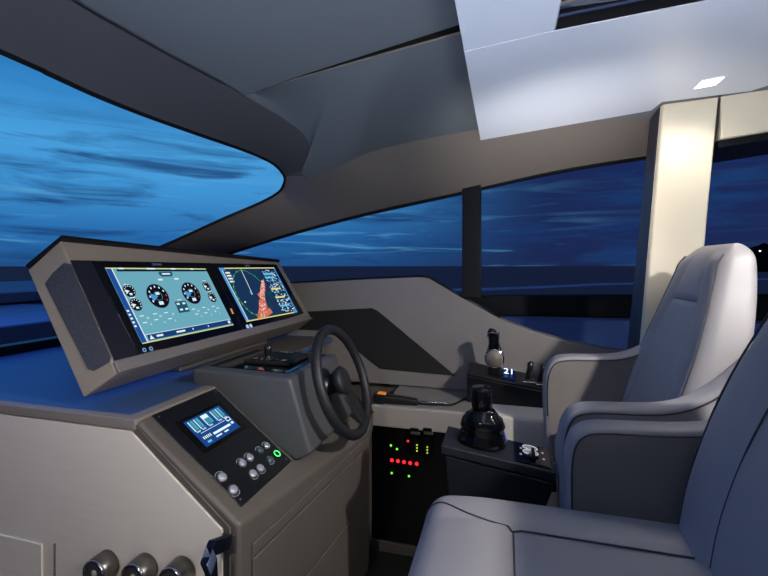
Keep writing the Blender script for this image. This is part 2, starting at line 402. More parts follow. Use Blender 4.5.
# ================================================================== OUTSIDE
def sea_mat():
    m = mat('sea_water', (14, 24, 48), rough=.9, spec=.03)
    nt = m.node_tree; b = nt.nodes['Principled BSDF']
    tc = nt.nodes.new('ShaderNodeTexCoord'); n = nt.nodes.new('ShaderNodeTexNoise'); n.inputs['Scale'].default_value = .15; n.inputs['Detail'].default_value = 6
    bp = nt.nodes.new('ShaderNodeBump'); bp.inputs['Strength'].default_value = 1; bp.inputs['Distance'].default_value = 1.2
    nt.links.new(tc.outputs['Object'], n.inputs['Vector']); nt.links.new(n.outputs[0], bp.inputs['Height']); nt.links.new(bp.outputs[0], b.inputs['Normal'])
    cr_ = nt.nodes.new('ShaderNodeValToRGB'); cr_.color_ramp.elements[0].position = .35; cr_.color_ramp.elements[0].color = lin((32, 36, 54)); cr_.color_ramp.elements[1].position = .7; cr_.color_ramp.elements[1].color = lin((38, 46, 70))
    n2 = nt.nodes.new('ShaderNodeTexNoise'); n2.inputs['Scale'].default_value = .03; n2.inputs['Detail'].default_value = 5
    nt.links.new(tc.outputs['Object'], n2.inputs['Vector']); nt.links.new(n2.outputs[0], cr_.inputs[0]); nt.links.new(cr_.outputs[0], b.inputs['Base Color'])
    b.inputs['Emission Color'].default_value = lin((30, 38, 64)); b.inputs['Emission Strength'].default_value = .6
    return m
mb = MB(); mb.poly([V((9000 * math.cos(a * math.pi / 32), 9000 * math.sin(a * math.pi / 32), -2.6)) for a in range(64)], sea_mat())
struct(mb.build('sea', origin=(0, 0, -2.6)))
# surf line rolling to the beach
surf = mat('surf_foam', (70, 105, 160), rough=.9, var=.5, vscale=.2, emit=(50, 85, 145), es=.35)
def surfline(pts, w):
    ma = MB(); P_ = [onZ(x, y, -2.55) for x, y in pts]; P_ = cr(P_, 40)
    ma.loft([[p + V((0, -w * (1 + .5 * math.sin(i * 1.3)), 0)), p + V((0, 0, .35)), p + V((0, w * .8, 0))] for i, p in enumerate(P_)], surf, closed=False); return ma
tag(surfline([(440, 291), (500, 289.5), (560, 287), (600, 285), (640, 284), (700, 281.5), (790, 279)], 1.2).build('surf'), 'long pale line of surf breaking on the dark sea', 'surf')['kind'] = 'stuff'
# headland
mb = MB(); hill = mat('headland_trees', (10, 13, 20), rough=1)
base = []
t_ = 300
rings = []
for i in range(60):
    px = 716 + i * 3.0
    h = 3 + 18 * min(1, (i / 12)) ** .7 + 2.2 * math.sin(i * .9) + 2 * random.random()
    d = ray(px, 266); p = CAM + d * t_; g = CAM + ray(px, 266) * (t_ * .985)
    rings.append([V((g.x, g.y, -2.6)), V((p.x, p.y, 1.45 + h * t_ / F * .95)), V((p.x * 1.05, p.y * 1.05, 1.45 + h * t_ / F * .7)), V((p.x * 1.1, p.y * 1.1, -2.6))])
mb.loft(rings, hill, closed=False); struct(mb.build('hill'))
sh = CAM + ray(760, 251) * 290
tag(MB().lathe([(-.5, .05), (-.35, .45), (0, .6), (.35, .45), (.5, .05)], sh, (0, 0, 1), em((255, 235, 190), 3), n=10).build('shore_light'), 'tiny bright lamp shining among the trees on the dark headland', 'lamp')
# bulwark with black cap rail, side deck
bw = thing('bulwark', 'low outer bulwark with a thick black cap rail beyond the side windows', 'bulwark', (0, 3.15, .2))
mb = MB(); mb.hexa([V((-2.5, 3.1, 1.19)), V((3, 3.1, 1.31)), V((3, 3.24, 1.31)), V((-2.5, 3.24, 1.19))], [V((-2.5, 3.1, 1.08)), V((3, 3.1, 1.13)), V((3, 3.24, 1.13)), V((-2.5, 3.24, 1.08))], mat('cap_rail', (8, 8, 10), rough=.5))
mb.build('cap_rail', bw, bevel=.01)
bluep = mat('bulwark_blue', (64, 88, 140), rough=.5, var=.18, vscale=5, stretch=(1, 1, 3), emit=(30, 50, 96), es=.25)  # mottled blue with a faint blue emission
mb = MB(); mb.box((-2.5, 3.14, .2), (3, 3.2, 1.09), bluep); mb.build('side', bw)
mb = MB(); mb.box((-2.6, 2.64, .12), (3, 3.14, .2), bluep); struct(mb.build('side_deck_floor'))
# foredeck mouldings
fdt = mat('foredeck_top', (70, 96, 140), rough=.6, var=.08, emit=(34, 66, 130), es=.3)  # blue light on the tops put into the colour and a faint emission
fds = mat('foredeck_side', (26, 36, 62), rough=.6, emit=(24, 38, 80), es=.3)  # dark copy for the shaded faces, also faintly emissive
def step(name, x0, x1, z0, z1, label, ye=3.05):
    ma = MB(); ma.box((x0, -3, z0 + .02), (x1, ye, z1 - .012), fds); ma.box((x0, -3, z1 - .012), (x1 + .02, ye, z1), fdt); ma.box((x0, -3.0, z0), (x1 + .03, ye, z0 + .02), framek)
    return tag(ma.build(name, bevel=.004), label, 'deck')
step('foredeck_coaming', -4.45, -2.95, .86, 1.085, 'blue-lit moulded deck step nearest the windscreen')
step('foredeck_sunpad', -7.6, -4.5, 1.085, 1.205, 'blue-lit raised foredeck pad farthest forward, on the sea horizon', 5.4)
mb = MB(); mb.box((-4.5, -3, .6), (-2.74, 3.05, .86), fds); mb.box((-7.7, -3, .6), (-4.5, 5.4, 1.085), fds); struct(mb.build('foredeck_ground'))

# ================================================================== HELM CONSOLE
DZ = 1.006
def slz(x): return DZ - .739 * (x + 1.025)
def ax_(y): return -.684 + .097 * (y - 1)
SLN = V((.739, 0, 1)).normalized(); SLP = V((-1.025, 0, DZ))
def sl(px, py, off=0): return onP(px, py, SLP + SLN * off, SLN)
con = thing('helm_console', 'large taupe and pale wood helm console under the screens', 'console', (-1.3, 1.5, 0))
# dash top
mb = MB(); mb.prism([V((x, y, DZ - .03)) for x, y in ((-2.55, .998), (-1.022, .998), (-1.022, 1.36), (-1.07, 1.36), (-1.07, 1.03), (-2.55, 1.03))], (0, 0, .032), hous); mb.build('edge_trim', con, bevel=.005, seg=3)
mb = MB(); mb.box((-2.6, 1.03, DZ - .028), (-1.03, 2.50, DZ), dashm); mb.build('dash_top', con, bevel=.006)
mb = MB(); mb.box((-1.33, 1.802, DZ - .02), (-1.031, 2.44, DZ + .003), taupe); mb.build('dash_pad', con, bevel=.002)
mb = MB(); mb.box((-2.46, 1.0, DZ), (-2.38, 2.5, DZ + .045), framek); mb.build('windscreen_seal', con, bevel=.004)
# body
mb = MB()
def prof(y, ztop=0):
    return [V((-2.55, y, DZ - .03)), V((-1.04, y, DZ - .03)), V((-1.025, y, DZ - .002)), V((ax_(y), y, slz(ax_(y)))), V((ax_(y), y, .05)), V((-2.55, y, .05))]
a, b = prof(1.006), prof(1.886)
mb.loft([a, b], taupe, smooth=False); mb.build('body', con, bevel=.014, seg=3)
mb = MB(); a = [V((-1.3, 1.886, .62)), V((-1.3, 1.886, DZ - .03)), V((-1.03, 1.886, DZ - .002)), V((ax_(1.886), 1.886, slz(ax_(1.886)))), V((ax_(1.886), 1.886, .62))]
b = [V((p.x + (-.045 if i > 2 else 0), 2.098, p.z + (.033 if i == 3 else 0))) for i, p in enumerate(a)]
mb.loft([a, b], taupe, smooth=False); mb.build('body_extension', con, bevel=.008)
# wooden port panel set in a leather border
mb = MB(); P = [onY(x, y, 1.0) for x, y in ((-330, 371), (130, 431), (222, 530), (222, 700))]
P = [V((-2.5, 1.0, P[0].z)), P[1], P[2], V((P[2].x, 1.0, .08)), V((-2.5, 1.0, .08))]
P[0].z = P[1].z
mb.prism(P, (0, .012, 0), ash); pp = mb.build('wooden_panel', con, bevel=.003)
pp['label'] = 'pale bleached wood panel'
# stitched line along border
mb = MB(); mb.tube([V((-2.5, 1.003, P[1].z + .022)), P[1] + V((.012, .003, .022)), P[2] + V((.022, .003, .008)), V((P[2].x + .022, 1.003, .1))], .0022, taupe_d, n=6); mb.build('stitching', con)
# cupboard door low on the panel
mb = MB(); a, b = onY(0, 534, .996), onY(42, 545, .996)
zt = (a.z + b.z) / 2
mb.box((a.x - .25, .994, .1), (b.x, 1.0, zt), ash); dr = mb.build('door', con, bevel=.002)
mb = MB(); a = onY(54, 544, .996); mb.box((a.x - .002, .996, .1), (a.x + .002, 1.0, zt + .01), taupe_d); mb.build('panel_joint', con)
# aft face cushions: three padded leather panels split by seams
def af(px, py, off=0):
    nn = V((1, -.097, 0)).normalized(); return onP(px, py, V((-.684, 1, 0)) + nn * off, nn)
s1a, s1b = af(253, 552), af(345, 467)
z1 = .637
def padpan(y0, y1, z0, z1_):
    q = [V((ax_(y), y, z)) for y, z in ((y0, z0), (y1, z0), (y1, z1_), (y0, z1_))]
    ma = MB(); ma.prism(q, (.008, -.0008, 0), taupe); return ma
padpan(1.055, 1.87, z1 + .002, z1 + .04).build('padded_strip', con, bevel=.004, seg=3)
padpan(1.055, 1.87, .40, z1 - .002).build('padded_panel', con, bevel=.004, seg=3)
padpan(1.055, 1.87, .10, .396).build('padded_panel', con, bevel=.004, seg=3)
# foot trim
mb = MB(); mb.box((-2.5, 1.03, 0), (-.72, 1.85, .05), blackm); mb.build('plinth', con)

# control panel on slope
c4 = [sl(150, 414), sl(218, 390), sl(288, 461), sl(243, 510)]
y0 = (c4[0].y + c4[3].y) / 2; y1 = (c4[1].y + c4[2].y) / 2; x0 = (c4[0].x + c4[1].x) / 2 ; x1 = (c4[2].x + c4[3].x) / 2
def spt(x, y, off=0): return V((x, y, slz(x))) + SLN * off
cp = thing('control_panel', 'black sloping switch panel with a small blue screen and round buttons', 'control panel', (x0, (y0 + y1) / 2, slz(x0)))
mb = MB(); mb.prism([spt(x0, y0), spt(x0, y1), spt(x1 + .0, y1), spt(x1, y0)], SLN * .004, panelb); mb.build('panel', cp, bevel=.0015)
for x, y in ((x0 + .012, y0 + .014), (x0 + .012, y1 - .014), (x1 - .014, y0 + .014), (x1 - .014, y1 - .014)):
    MB().lathe([(0, .0035), (.001, .0035), (.0018, .002)], spt(x, y, .004), SLN, steel, n=12).build('screw', cp)
q4 = [sl(183, 423, .006), sl(218.5, 405.7, .006), sl(240, 427, .006), sl(206.5, 447.5, .006)]
cc = sum(q4, V()) / 4
mb = MB(); mb.prism([cc + (p - cc) * 1.24 - SLN * .002 for p in q4], SLN * .003, blackg); mb.build('screen_bezel', cp, bevel=.001)
mb = MB(); mb.prism([p - SLN * .0005 for p in q4], SLN * .002, em((22, 70, 140), .9))
def bl_(q, u, v, off=0, n=None): return q[0].lerp(q[1], u).lerp(q[3].lerp(q[2], u), v) + (n or V((0, 0, 0))) * off
def quad(mb, q, u0, u1, v0, v1, m, off, n):
    mb.poly([bl_(q, u0, v0, off, n), bl_(q, u1, v0, off, n), bl_(q, u1, v1, off, n), bl_(q, u0, v1, off, n)], m)
tq = em((60, 150, 170), .9); wh = em((215, 240, 250), 1.1); nb = em((16, 32, 84), .8); lb = em((110, 190, 225), 1)
O = .0025
for u0, u1 in ((.05, .17), (.2, .32), (.39, .58), (.66, .78), (.81, .93)):
    quad(mb, q4, u0, u1, .06, .42, tq, O, SLN)
    quad(mb, q4, u0, u0 + .02, .06, .45, wh, O + .0003, SLN); quad(mb, q4, u1 - .03, u1 - .015, .06, .38, lb, O + .0003, SLN)
    for k in range(4):
        quad(mb, q4, u0 + .02 + .025 * k, u0 + .035 + .025 * k, .45, .5, wh, O + .0003, SLN)
quad(mb, q4, .41, .56, .06, .2, wh, O + .0006, SLN)
quad(mb, q4, .12, .8, .55, .565, wh, O, SLN); quad(mb, q4, .07, .3, .66, .80, nb, O, SLN)
for k in range(5): quad(mb, q4, .08 + .045 * k, .105 + .045 * k, .68, .78, wh, O + .0004, SLN)
quad(mb, q4, .34, .84, .72, .8, wh, O, SLN); quad(mb, q4, .34, .5, .86, .91, wh, O, SLN); quad(mb, q4, .58, .7, .86, .91, wh, O, SLN); quad(mb, q4, .1, .2, .86, .93, lb, O, SLN)
quad(mb, q4, .84, .96, .5, .64, wh, O, SLN); quad(mb, q4, .86, .94, .53, .61, nb, O + .0003, SLN); quad(mb, q4, .88, .95, .7, .78, wh, O, SLN)
mb.build('display', cp)['label'] = 'small lit blue touch screen'
btn = [(221.8, 477.5, 1.15), (233, 490, 1.15), (242, 463.5, 1.05), (249.5, 458, 1.05), (252.7, 474, 1.05), (260, 468.5, 1.05), (260, 450.7, .95), (266.5, 446, .95), (269.6, 460, .95)]
Yv = V((0, 1, 0)); Dn = V((1, 0, -.739)).normalized()
for i, (x, y, s) in enumerate(btn):
    c = sl(x, y, .004); r = .0125 * s
    MB().lathe([(0, r * 1.15), (.002, r * 1.15), (.002, r)], c, SLN, steel, n=24).build('button_ring', cp)
    MB().lathe([(.001, r * .98), (.006, r * .92), (.0075, r * .6), (.0078, 0)], c, SLN, silver if i not in (6, 8) else mat('dim_button', (90, 105, 115), rough=.3, metal=.4), n=24).build('button', cp)
    # small arc mark beside the button
    mk_ = MB(); sg = -1 if i in (0, 2, 3, 6, 7) else 1
    arc = [c + (Yv * math.cos(a) + Dn * math.sin(a) * 1) * r * 1.45 for a in [math.radians((-90 if sg < 0 else 90) - 55 + 110 * k / 8) for k in range(9)]]
    mk_.tube(arc, .0008, em((200, 205, 215), .6), n=4); mk_.build('button_mark', cp)
c = sl(276.4, 454.5, .004)
MB().lathe([(0, .014), (.004, .014), (.004, .006)], c, SLN, blackg, n=24).build('button', cp)
mb = MB(); mb.tube([c + SLN * .005 + (Yv * math.cos(a) + Dn * math.sin(a)) * .0115 for a in [2 * math.pi * k / 24 for k in range(24)]], .0016, em((80, 255, 130), 2), n=6, closed=True)
mb.build('button_light', cp)['label'] = 'glowing green ring'

# starboard switch plate seen through the wheel
sp = thing('switch_plate', 'small black sloping plate of round switches seen through the steering wheel', 'control panel', (-.85, 1.98, slz(-.85)))
mb = MB(); mb.prism([spt(-.93, 1.88), spt(-.93, 2.07), spt(-.63, 2.07), spt(-.63, 1.88)], SLN * .004, panelb); mb.build('panel', sp, bevel=.0015)
for x, y in ((-.80, 1.93), (-.80, 1.98), (-.755, 1.93), (-.755, 1.98), (-.69, 1.93), (-.69, 1.98)):
    MB().lathe([(0, .017), (.004, .016), (.007, .012), (.0075, 0)], spt(x, y, .004), SLN, silver, n=20).build('button', sp)

# ---- steering pedestal box
sb = thing('steering_pedestal', 'boxy taupe steering pedestal with black top plate beside the wheel', 'pedestal', (-.9, 1.58, .95))
a = [V((-1.13, 1.36, 1.064)), V((-.722, 1.36, 1.056)), V((-.640, 1.36, .80)), V((-.70, 1.36, .768)), V((-1.13, 1.36, DZ + .004))]
b = [V((p.x, 1.80, p.z)) for p in a]
MB().loft([a, b], mat('pedestal_leather', (72, 73, 76), rough=.4, bump=.2, scale=450), smooth=False).build('body', sb, bevel=.014, seg=4)
pl = [onZ(x, y, 1.064) for x, y in ((215, 366), (254, 354), (312, 357), (289, 371))]
mb = MB(); mb.prism([V((-1.1, 1.42, 1.062)), V((-.76, 1.42, 1.056)), V((-.76, 1.76, 1.056)), V((-1.1, 1.76, 1.062))], (0, 0, .004), blackg); mb.build('top_plate', sb, bevel=.002)
mb = MB(); mb.box((-1.0, 1.50, 1.062), (-.80, 1.68, 1.076), blackm); js = mb.build('thruster_unit', sb, bevel=.004)
kx, ky = onZ(268, 360, 1.075).x, onZ(268, 360, 1.075).y
MB().lathe([(0, .022), (.006, .02), (.012, .013), (.02, .012), (.04, .017), (.058, .016), (.062, .010), (.063, 0)], (kx, ky, 1.075), (0, 0, 1), black, n=20).build('thruster_knob', sb)
for k in range(4):
    mb = MB(); mb.box((-.98 + .045 * k, 1.515, 1.076), (-.955 + .045 * k, 1.54, 1.079), blackg); mb.build('key', sb)

# ---- steering wheel
WC = onY(341, 381, 1.60); phi = math.radians(20)
n_ = V((math.cos(phi), 0, math.sin(phi))); u_ = V((-math.sin(phi), 0, math.cos(phi))); s_ = V((0, 1, 0))
R_ = .208
def wp(r, ang, d=0): return WC + (s_ * math.cos(ang) + u_ * math.sin(ang)) * r + n_ * d
sw = MB().tube([wp(R_, 2 * math.pi * k / 64, .012) for k in range(64)], .0195, rubber, n=16, closed=True).build('steering_wheel', sb)
sw['label'] = 'black leather steering wheel'
MB().lathe([(-.02, .045), (.0, .056), (.012, .058), (.02, .05), (.024, .03), (.025, 0)], WC, n_, rubber, n=36).build('hub', sw)
MB().lathe([(-.085, .072), (-.078, .074), (-.062, .07), (-.058, .04), (-.015, .036)], WC, n_, black, n=36).build('steering_column', sb)
def spoke(ang, w0, w1, r0=.03, r1=R_ - .006):
    rings = []
    for k in range(9):
        t = k / 8; r = r0 + (r1 - r0) * t; w = w0 + (w1 - w0) * t; d = .004 + .01 * t
        c_ = wp(r, ang, d); tx = (-s_ * math.sin(ang) + u_ * math.cos(ang))
        rings.append([c_ + tx * w * math.cos(q) + n_ * .008 * math.sin(q) for q in [2 * math.pi * j / 16 for j in range(16)]])
    return MB().loft(rings, rubber)
spoke(math.radians(-72), .052, .034).build('spoke', sw)

# ================================================================== MONITOR HOUSING
TAU = math.atan(.52)
MN = V((math.cos(TAU), 0, math.sin(TAU)))
MU = V((-math.sin(TAU), 0, math.cos(TAU)))
MP = V((-1.368, 0, 1.45))
def mo(px, py, off=0): return onP(px, py, MP + MN * off, MN)
hs = thing('screen_housing', 'taupe tilted housing carrying two big navigation displays above the dash', 'display housing', (-1.4, 1.75, DZ))
A, D = mo(60, 240), mo(117, 374); TRr, BRr = mo(279, 262), mo(312, 319)
B = onX(27, 270, -1.50); C = onX(83, 398, -1.50)
Bn = onP(27, 270, MP - MN * .115, MN); Cn = onP(83, 398, MP - MN * .115, MN)
vA, vD = Bn - A, Cn - D
TRb = TRr + V((vA.x, .02, vA.z)); BRb = BRr + V((vD.x, .02, vD.z))
mb = MB(); mb.hexa([A, TRr, BRr, D], [Bn, TRb, BRb, Cn], hous); mb.build('shell', hs, bevel=.006, seg=3)
# black visor lid
mb = MB(); th_ = (A - D).normalized() * .012
mb.hexa([A + MN * .014, TRr + MN * .014 + V((0, -.01, 0)), TRb + th_ * .5, Bn + th_ * .5], [A + MN * .014 + th_, TRr + MN * .014 + th_ + V((0, -.01, 0)), TRb + th_ * 1.5, Bn + th_ * 1.5], black)
mb.build('visor', hs, bevel=.002)
# speaker mesh on the port cheek
def cheek(u, v, o=0):  # u: 0 front edge .. 1 back edge ; v: 0 top ..1 bottom
    p = A.lerp(Bn, u).lerp(D.lerp(Cn, u), v); nn = (Bn - A).cross(D - A).normalized()
    if nn.y > 0: nn = -nn
    return p + nn * o
ms = [onP(x, y, A, (Bn - A).cross(D - A).normalized()) for x, y in ((45, 284), (52, 274), (64, 263), (71, 264), (111, 357), (110, 362), (94, 371), (88, 369))]
nn = (Bn - A).cross(D - A).normalized(); nn = nn if nn.y < 0 else -nn
mb = MB(); mb.prism([p - nn * .001 for p in ms], nn * .003, speakm); mb.build('speaker_mesh', hs, bevel=.001)
# dark inner facia
fa = [mo(x, y, .001) for x, y in ((70, 260.5), (272, 264.5), (302, 313), (114, 361))]
mb = MB(); mb.prism(fa, MN * .003, mat('facia', (22, 24, 38), rough=.35)); mb.build('facia', hs, bevel=.001)
# lower lip ledge
l0, l1 = mo(112, 362.5), mo(303, 315)
mb = MB(); mb.prism([l0, l1, BRr, D], MN * .012, mat('lip_leather', (108, 104, 106), rough=.45, bump=.2, scale=450)); mb.build('lip', hs, bevel=.004, seg=3)
# stand
mb = MB(); mb.hexa([V((-1.62, 1.5, DZ)), V((-1.3, 1.5, DZ)), V((-1.3, 2.2, DZ)), V((-1.62, 2.2, DZ))], [V((-1.56, 1.55, 1.18)), V((-1.34, 1.55, 1.12)), V((-1.34, 2.15, 1.12)), V((-1.56, 2.15, 1.18))], taupe_d)
mb.build('stand', hs, bevel=.01)

def display(name, label, corners, glassc):
    d = thing(name, label, 'display', mo(*corners[3]))
    g = [mo(x, y, .004) for x, y in glassc]
    mb = MB(); mb.prism(g, MN * .004, glassd); mb.build('bezel', d, bevel=.001)
    return d, [mo(x, y, .0088) for x, y in corners]
def P1(zx, zy, o): return mo(95 + zx / 5.12, 255 + zy / 5.12, .0088 + o)
def tick(mb, c, w, h, m, o=0): 
    mb.poly([c - Yv * w / 2 - MU * h / 2 + MN * o, c + Yv * w / 2 - MU * h / 2 + MN * o, c + Yv * w / 2 + MU * h / 2 + MN * o, c - Yv * w / 2 + MU * h / 2 + MN * o], m)
def txt(mb, s, c, size, m, ex=Yv, ey=MU, o=0, nrm=MN):
    vs, fs = text_polys(s); mb.add([c + ex * v.x * size + ey * v.y * size + nrm * o for v in vs], fs, m)
d1, q = display('navigation_display', 'left display showing round engine gauges on a pale blue page', [(105, 267.7), (205.5, 268.6), (233.5, 325), (142.5, 344)], [(92, 261.5), (211, 263.5), (243, 333), (137, 354)])
mb = MB(); mb.prism([p - MN * .001 for p in q], MN * .001, em((108, 172, 190), .95))
dk = em((14, 26, 46), .5); wht = em((225, 240, 245), 1.0); tealb = em((30, 92, 112), .8); yel = em((225, 215, 130), 1.0); blu = em((30, 80, 160), .9); red = em((200, 50, 60), 1); cyn = em((70, 150, 210), 1)
o1, o2, o3, o4 = .0004, .0008, .0012, .0016
quad(mb, q, 0, .042, 0, 1, blu, o1, MN); quad(mb, q, .042, .05, 0, 1, wht, o2, MN)
quad(mb, q, 0, 1, 0, .014, yel, o2, MN); quad(mb, q, .08, 1, .02, .05, dk, o1, MN)
for a, b in ((.1, .14), (.34, .42), (.58, .63), (.8, .84)): quad(mb, q, a, b, .0, .022, wht, o3, MN)
quad(mb, q, .065, 1, .90, .975, em((22, 62, 120), .9), o1, MN); quad(mb, q, 0, 1, .988, 1, yel, o2, MN)
quad(mb, q, .05, 1, .895, .902, wht, o2, MN)
for a, b in ((.14, .2), (.33, .42), (.5, .51), (.68, .69)): quad(mb, q, a, b, .925, .95, wht, o2, MN)
mb.poly([bl_(q, .075, .965, o2, MN), bl_(q, .115, .965, o2, MN), bl_(q, .095, .91, o2, MN)], wht)
quad(mb, q, .945, .975, .915, .96, wht, o2, MN)
quad(mb, q, .97, .995, .03, .9, em((120, 180, 195), .9), o1, MN)
for u in range(5): quad(mb, q, .002, .02, .56 + .05 * u, .585 + .05 * u, wht, o3, MN)
# page title capsule
c = P1(363, 97, o1); mb.poly([c + Yv * x * .036 + MU * y * .012 for x, y in ((-1, .8), (1, .8), (1, -.3), (.75, -1), (-.75, -1), (-1, -.3))], tealb)
tick(mb, c, .044, .007, wht, o2)
scr = mb
def gauge(c, r, big):
    g = MB(); g.disc(c, r * 1.04, MN, em((60, 80, 130), .6), n=40, h=o1); g.disc(c + MN * o1, r, MN, em((12, 20, 34), .5), n=40, h=o1)
    for k in range(9):
        a = math.radians(210 - k * 30); p = c + (Yv * math.cos(a) + MU * math.sin(a)) * r * .8
        if big:
            w = .006
            tick(g, p, w, .008, wht if k < 7 else red, o3)
        else: tick(g, p, .004, .004, wht, o3)
    # wedge reading
    pts = [c + MN * o3] + [c + (Yv * math.cos(a) + MU * math.sin(a)) * r * .72 + MN * o3 for a in [math.radians(160 + 55 * k / 8) for k in range(9)]]
    g.poly(pts, cyn if big else wht)
    if big:
        tick(g, c + MU * .010, .02, .010, wht, o4); tick(g, c - MU * r * .62, .022, .014, wht, o4)
        g.tube([c + MN * o3 + (Yv * math.cos(a) + MU * math.sin(a)) * r * .38 for a in [2 * math.pi * k / 24 for k in range(24)]], .001, em((90, 150, 170), .8), n=4, closed=True)
    else: tick(g, c - MU * r * .55, .012, .008, wht, o4)
    g.build('gauge_dial', d1)
for x, y in ((323, 210), (493, 195)): gauge(P1(x, y, o1), .050, True)
for x, y in ((176, 184), (210, 254), (572, 160), (600, 216)): gauge(P1(x, y, o1), .0245, False)
mb = scr
for x, y in ((160, 152), (193, 218), (560, 133), (586, 187)): tick(mb, P1(x, y, o1), .022, .004, wht)
for x, y in ((335, 126), (417, 122)): tick(mb, P1(x, y, o1), .024, .007, wht)
pts = [(240, 312), (307, 301), (364, 295), (272, 323), (336, 313), (256, 346), (314, 331), (384, 326), (400, 303), (412, 336), (288, 355), (357, 345), (505, 277), (557, 268), (606, 263), (530, 286), (580, 279), (628, 272), (521, 302), (568, 296), (616, 289), (546, 313), (597, 305), (640, 299)]
for i, (x, y) in enumerate(pts):
    if (i % 12) in (3, 4, 8, 9, 10, 11): txt(mb, '0' if (i % 12) in (9, 10, 11) else '00', P1(x, y, o1), .012, wht)
    else: tick(mb, P1(x, y, o1), .02, .0035, wht)
c = P1(447, 265, o1); tick(mb, c, .062, .05, tealb, o1)
for dx, dy in ((-.017, .014), (.015, .014), (-.012, -.012), (.018, -.012)): tick(mb, c + Yv * dx + MU * dy, .016, .008, wht, o3)
tick(mb, c + MU * .032, .022, .003, wht, o1)
mb.build('screen', d1)['label'] = 'lit pale blue engine page'
mb = MB()
for x, y in ((253, 486), (287, 479)):
    c = mo(95 + x / 5.12, 255 + y / 5.12, .0084); mb.disc(c, .008, MN, em((120, 170, 220), .9), n=16, h=.0004); mb.disc(c + MN * .0004, .004, MN, dk, n=12, h=.0003)
mb.build('touch_key', d1)
mb = MB(); txt(mb, 'SIMRAD', mo(157, 264.6, .0082), .0145, em((110, 130, 190), .6), o=.0005); mb.build('lettering', d1)

d2, q = display('navigation_display', 'right display showing a dark chart with a green ring and red coastline', [(218.5, 267.9), (274, 267.5), (297.5, 312.3), (246.5, 322)], [(212.5, 263.6), (276, 264.7), (303.5, 313.5), (244, 332.5)])
def P2(zx, zy, o=0): return mo(210 + zx / 6.98, 255 + zy / 6.98, .0088 + o)
mb = MB(); mb.prism([p - MN * .001 for p in q], MN * .001, em((24, 52, 88), .9))
grn = em((70, 170, 90), .8); org = em((205, 112, 92), 1); crm = em((235, 205, 190), 1.0)
quad(mb, q, 0, 1, 0, .02, yel, o2, MN); quad(mb, q, 0, 1, .98, 1, yel, o2, MN); quad(mb, q, 0, .03, .02, .98, cyn, o1, MN); quad(mb, q, .03, .04, .02, .98, wht, o2, MN)
quad(mb, q, .98, 1, 0, 1, cyn, o1, MN)
quad(mb, q, .0, .08, 0, .05, cyn, o3, MN); quad(mb, q, .92, 1, .93, 1, cyn, o3, MN)
for k in range(4): quad(mb, q, .06, .13, .08 + .055 * k, .11 + .055 * k, wht, o2, MN)
quad(mb, q, .68, .98, .03, .98, em((20, 44, 84), .8), o1, MN)
for k in range(210):
    u = .69 + .27 * random.random(); v = .05 + .9 * random.random(); w = random.choice((.012, .02, .03)); 
    quad(mb, q, u, min(.975, u + w), v, v + .018, random.choice((wht, wht, cyn, lb)), o2 + .0001 * (k % 3), MN)
for v in (.12, .2, .44, .62, .8): quad(mb, q, .70, .9, v, v + .035, lb if v != .44 and v != .62 else yel, o3, MN)
ring = [P2(x, y, o2) for x, y in ((218, 104), (183, 120), (163, 155), (162, 195), (168, 238), (188, 285), (215, 328), (250, 368), (288, 403), (325, 418))]
ring = cr(ring, 30); mb.tube(ring, .0012, grn, n=4)
for k in range(0, 31, 3): mb.disc(ring[k], .005, MN, em((80, 200, 90), .9), n=8, h=o2)
rg2 = cr([P2(x, y, o2) for x, y in ((218, 104), (250, 112), (280, 128), (312, 148), (345, 180))], 12); mb.tube(rg2, .0012, grn, n=4); mb.disc(rg2[9], .005, MN, grn, n=8, h=o2)
mb.tube([P2(218, 105, o2), P2(297, 275, o2)], .0014, wht, n=4); c = P2(288, 264, o2); tick(mb, c, .014, .022, lb, o2); tick(mb, P2(245, 328, o2), .012, .008, wht, o1); mb.build('screen', d2)['label'] = 'lit chart page'
mb = MB(); coast = [(372, 165), (384, 200), (386, 240), (380, 290), (392, 330), (400, 360), (425, 380), (438, 402), (400, 430), (375, 437), (330, 450), (336, 400), (345, 360), (340, 320), (352, 300), (330, 275), (350, 255), (352, 220), (360, 190)]
mb.poly([P2(x, y, o2) for x, y in coast], org)
for k in range(190):
    t = random.random(); x = 366 - 6 * t + random.uniform(-18, 26) * (.35 + t); y = 180 + 255 * t
    tick(mb, P2(x, y, o3), random.uniform(.003, .009), random.uniform(.004, .01), random.choice((crm, crm, crm, red, em((225, 90, 50), 1))), .0001 * (k % 4))
for k in range(16): tick(mb, P2(395 + random.uniform(0, 40), 250 + 130 * random.random(), o3), .008, .01, em((20, 90, 70), .8), 0)
mb.build('chart', d2)
mb = MB()
for x, y in ((262, 500), (286, 494)): c = mo(210 + x / 6.98, 255 + y / 6.98, .0084); mb.disc(c, .011, MN, em((170, 200, 240), 1), n=16, h=.0004)
mb.build('touch_key', d2)
mb = MB(); txt(mb, 'SIMRAD', mo(247.5, 265.8, .0082), .0145, em((110, 130, 190), .6), o=.0005); mb.build('lettering', d2)
mb = MB(); c = mo(231.5, 311.5, .005); tick(mb, c, .012, .028, em((215, 160, 100), .9), .003); mb.build('indicator', hs)

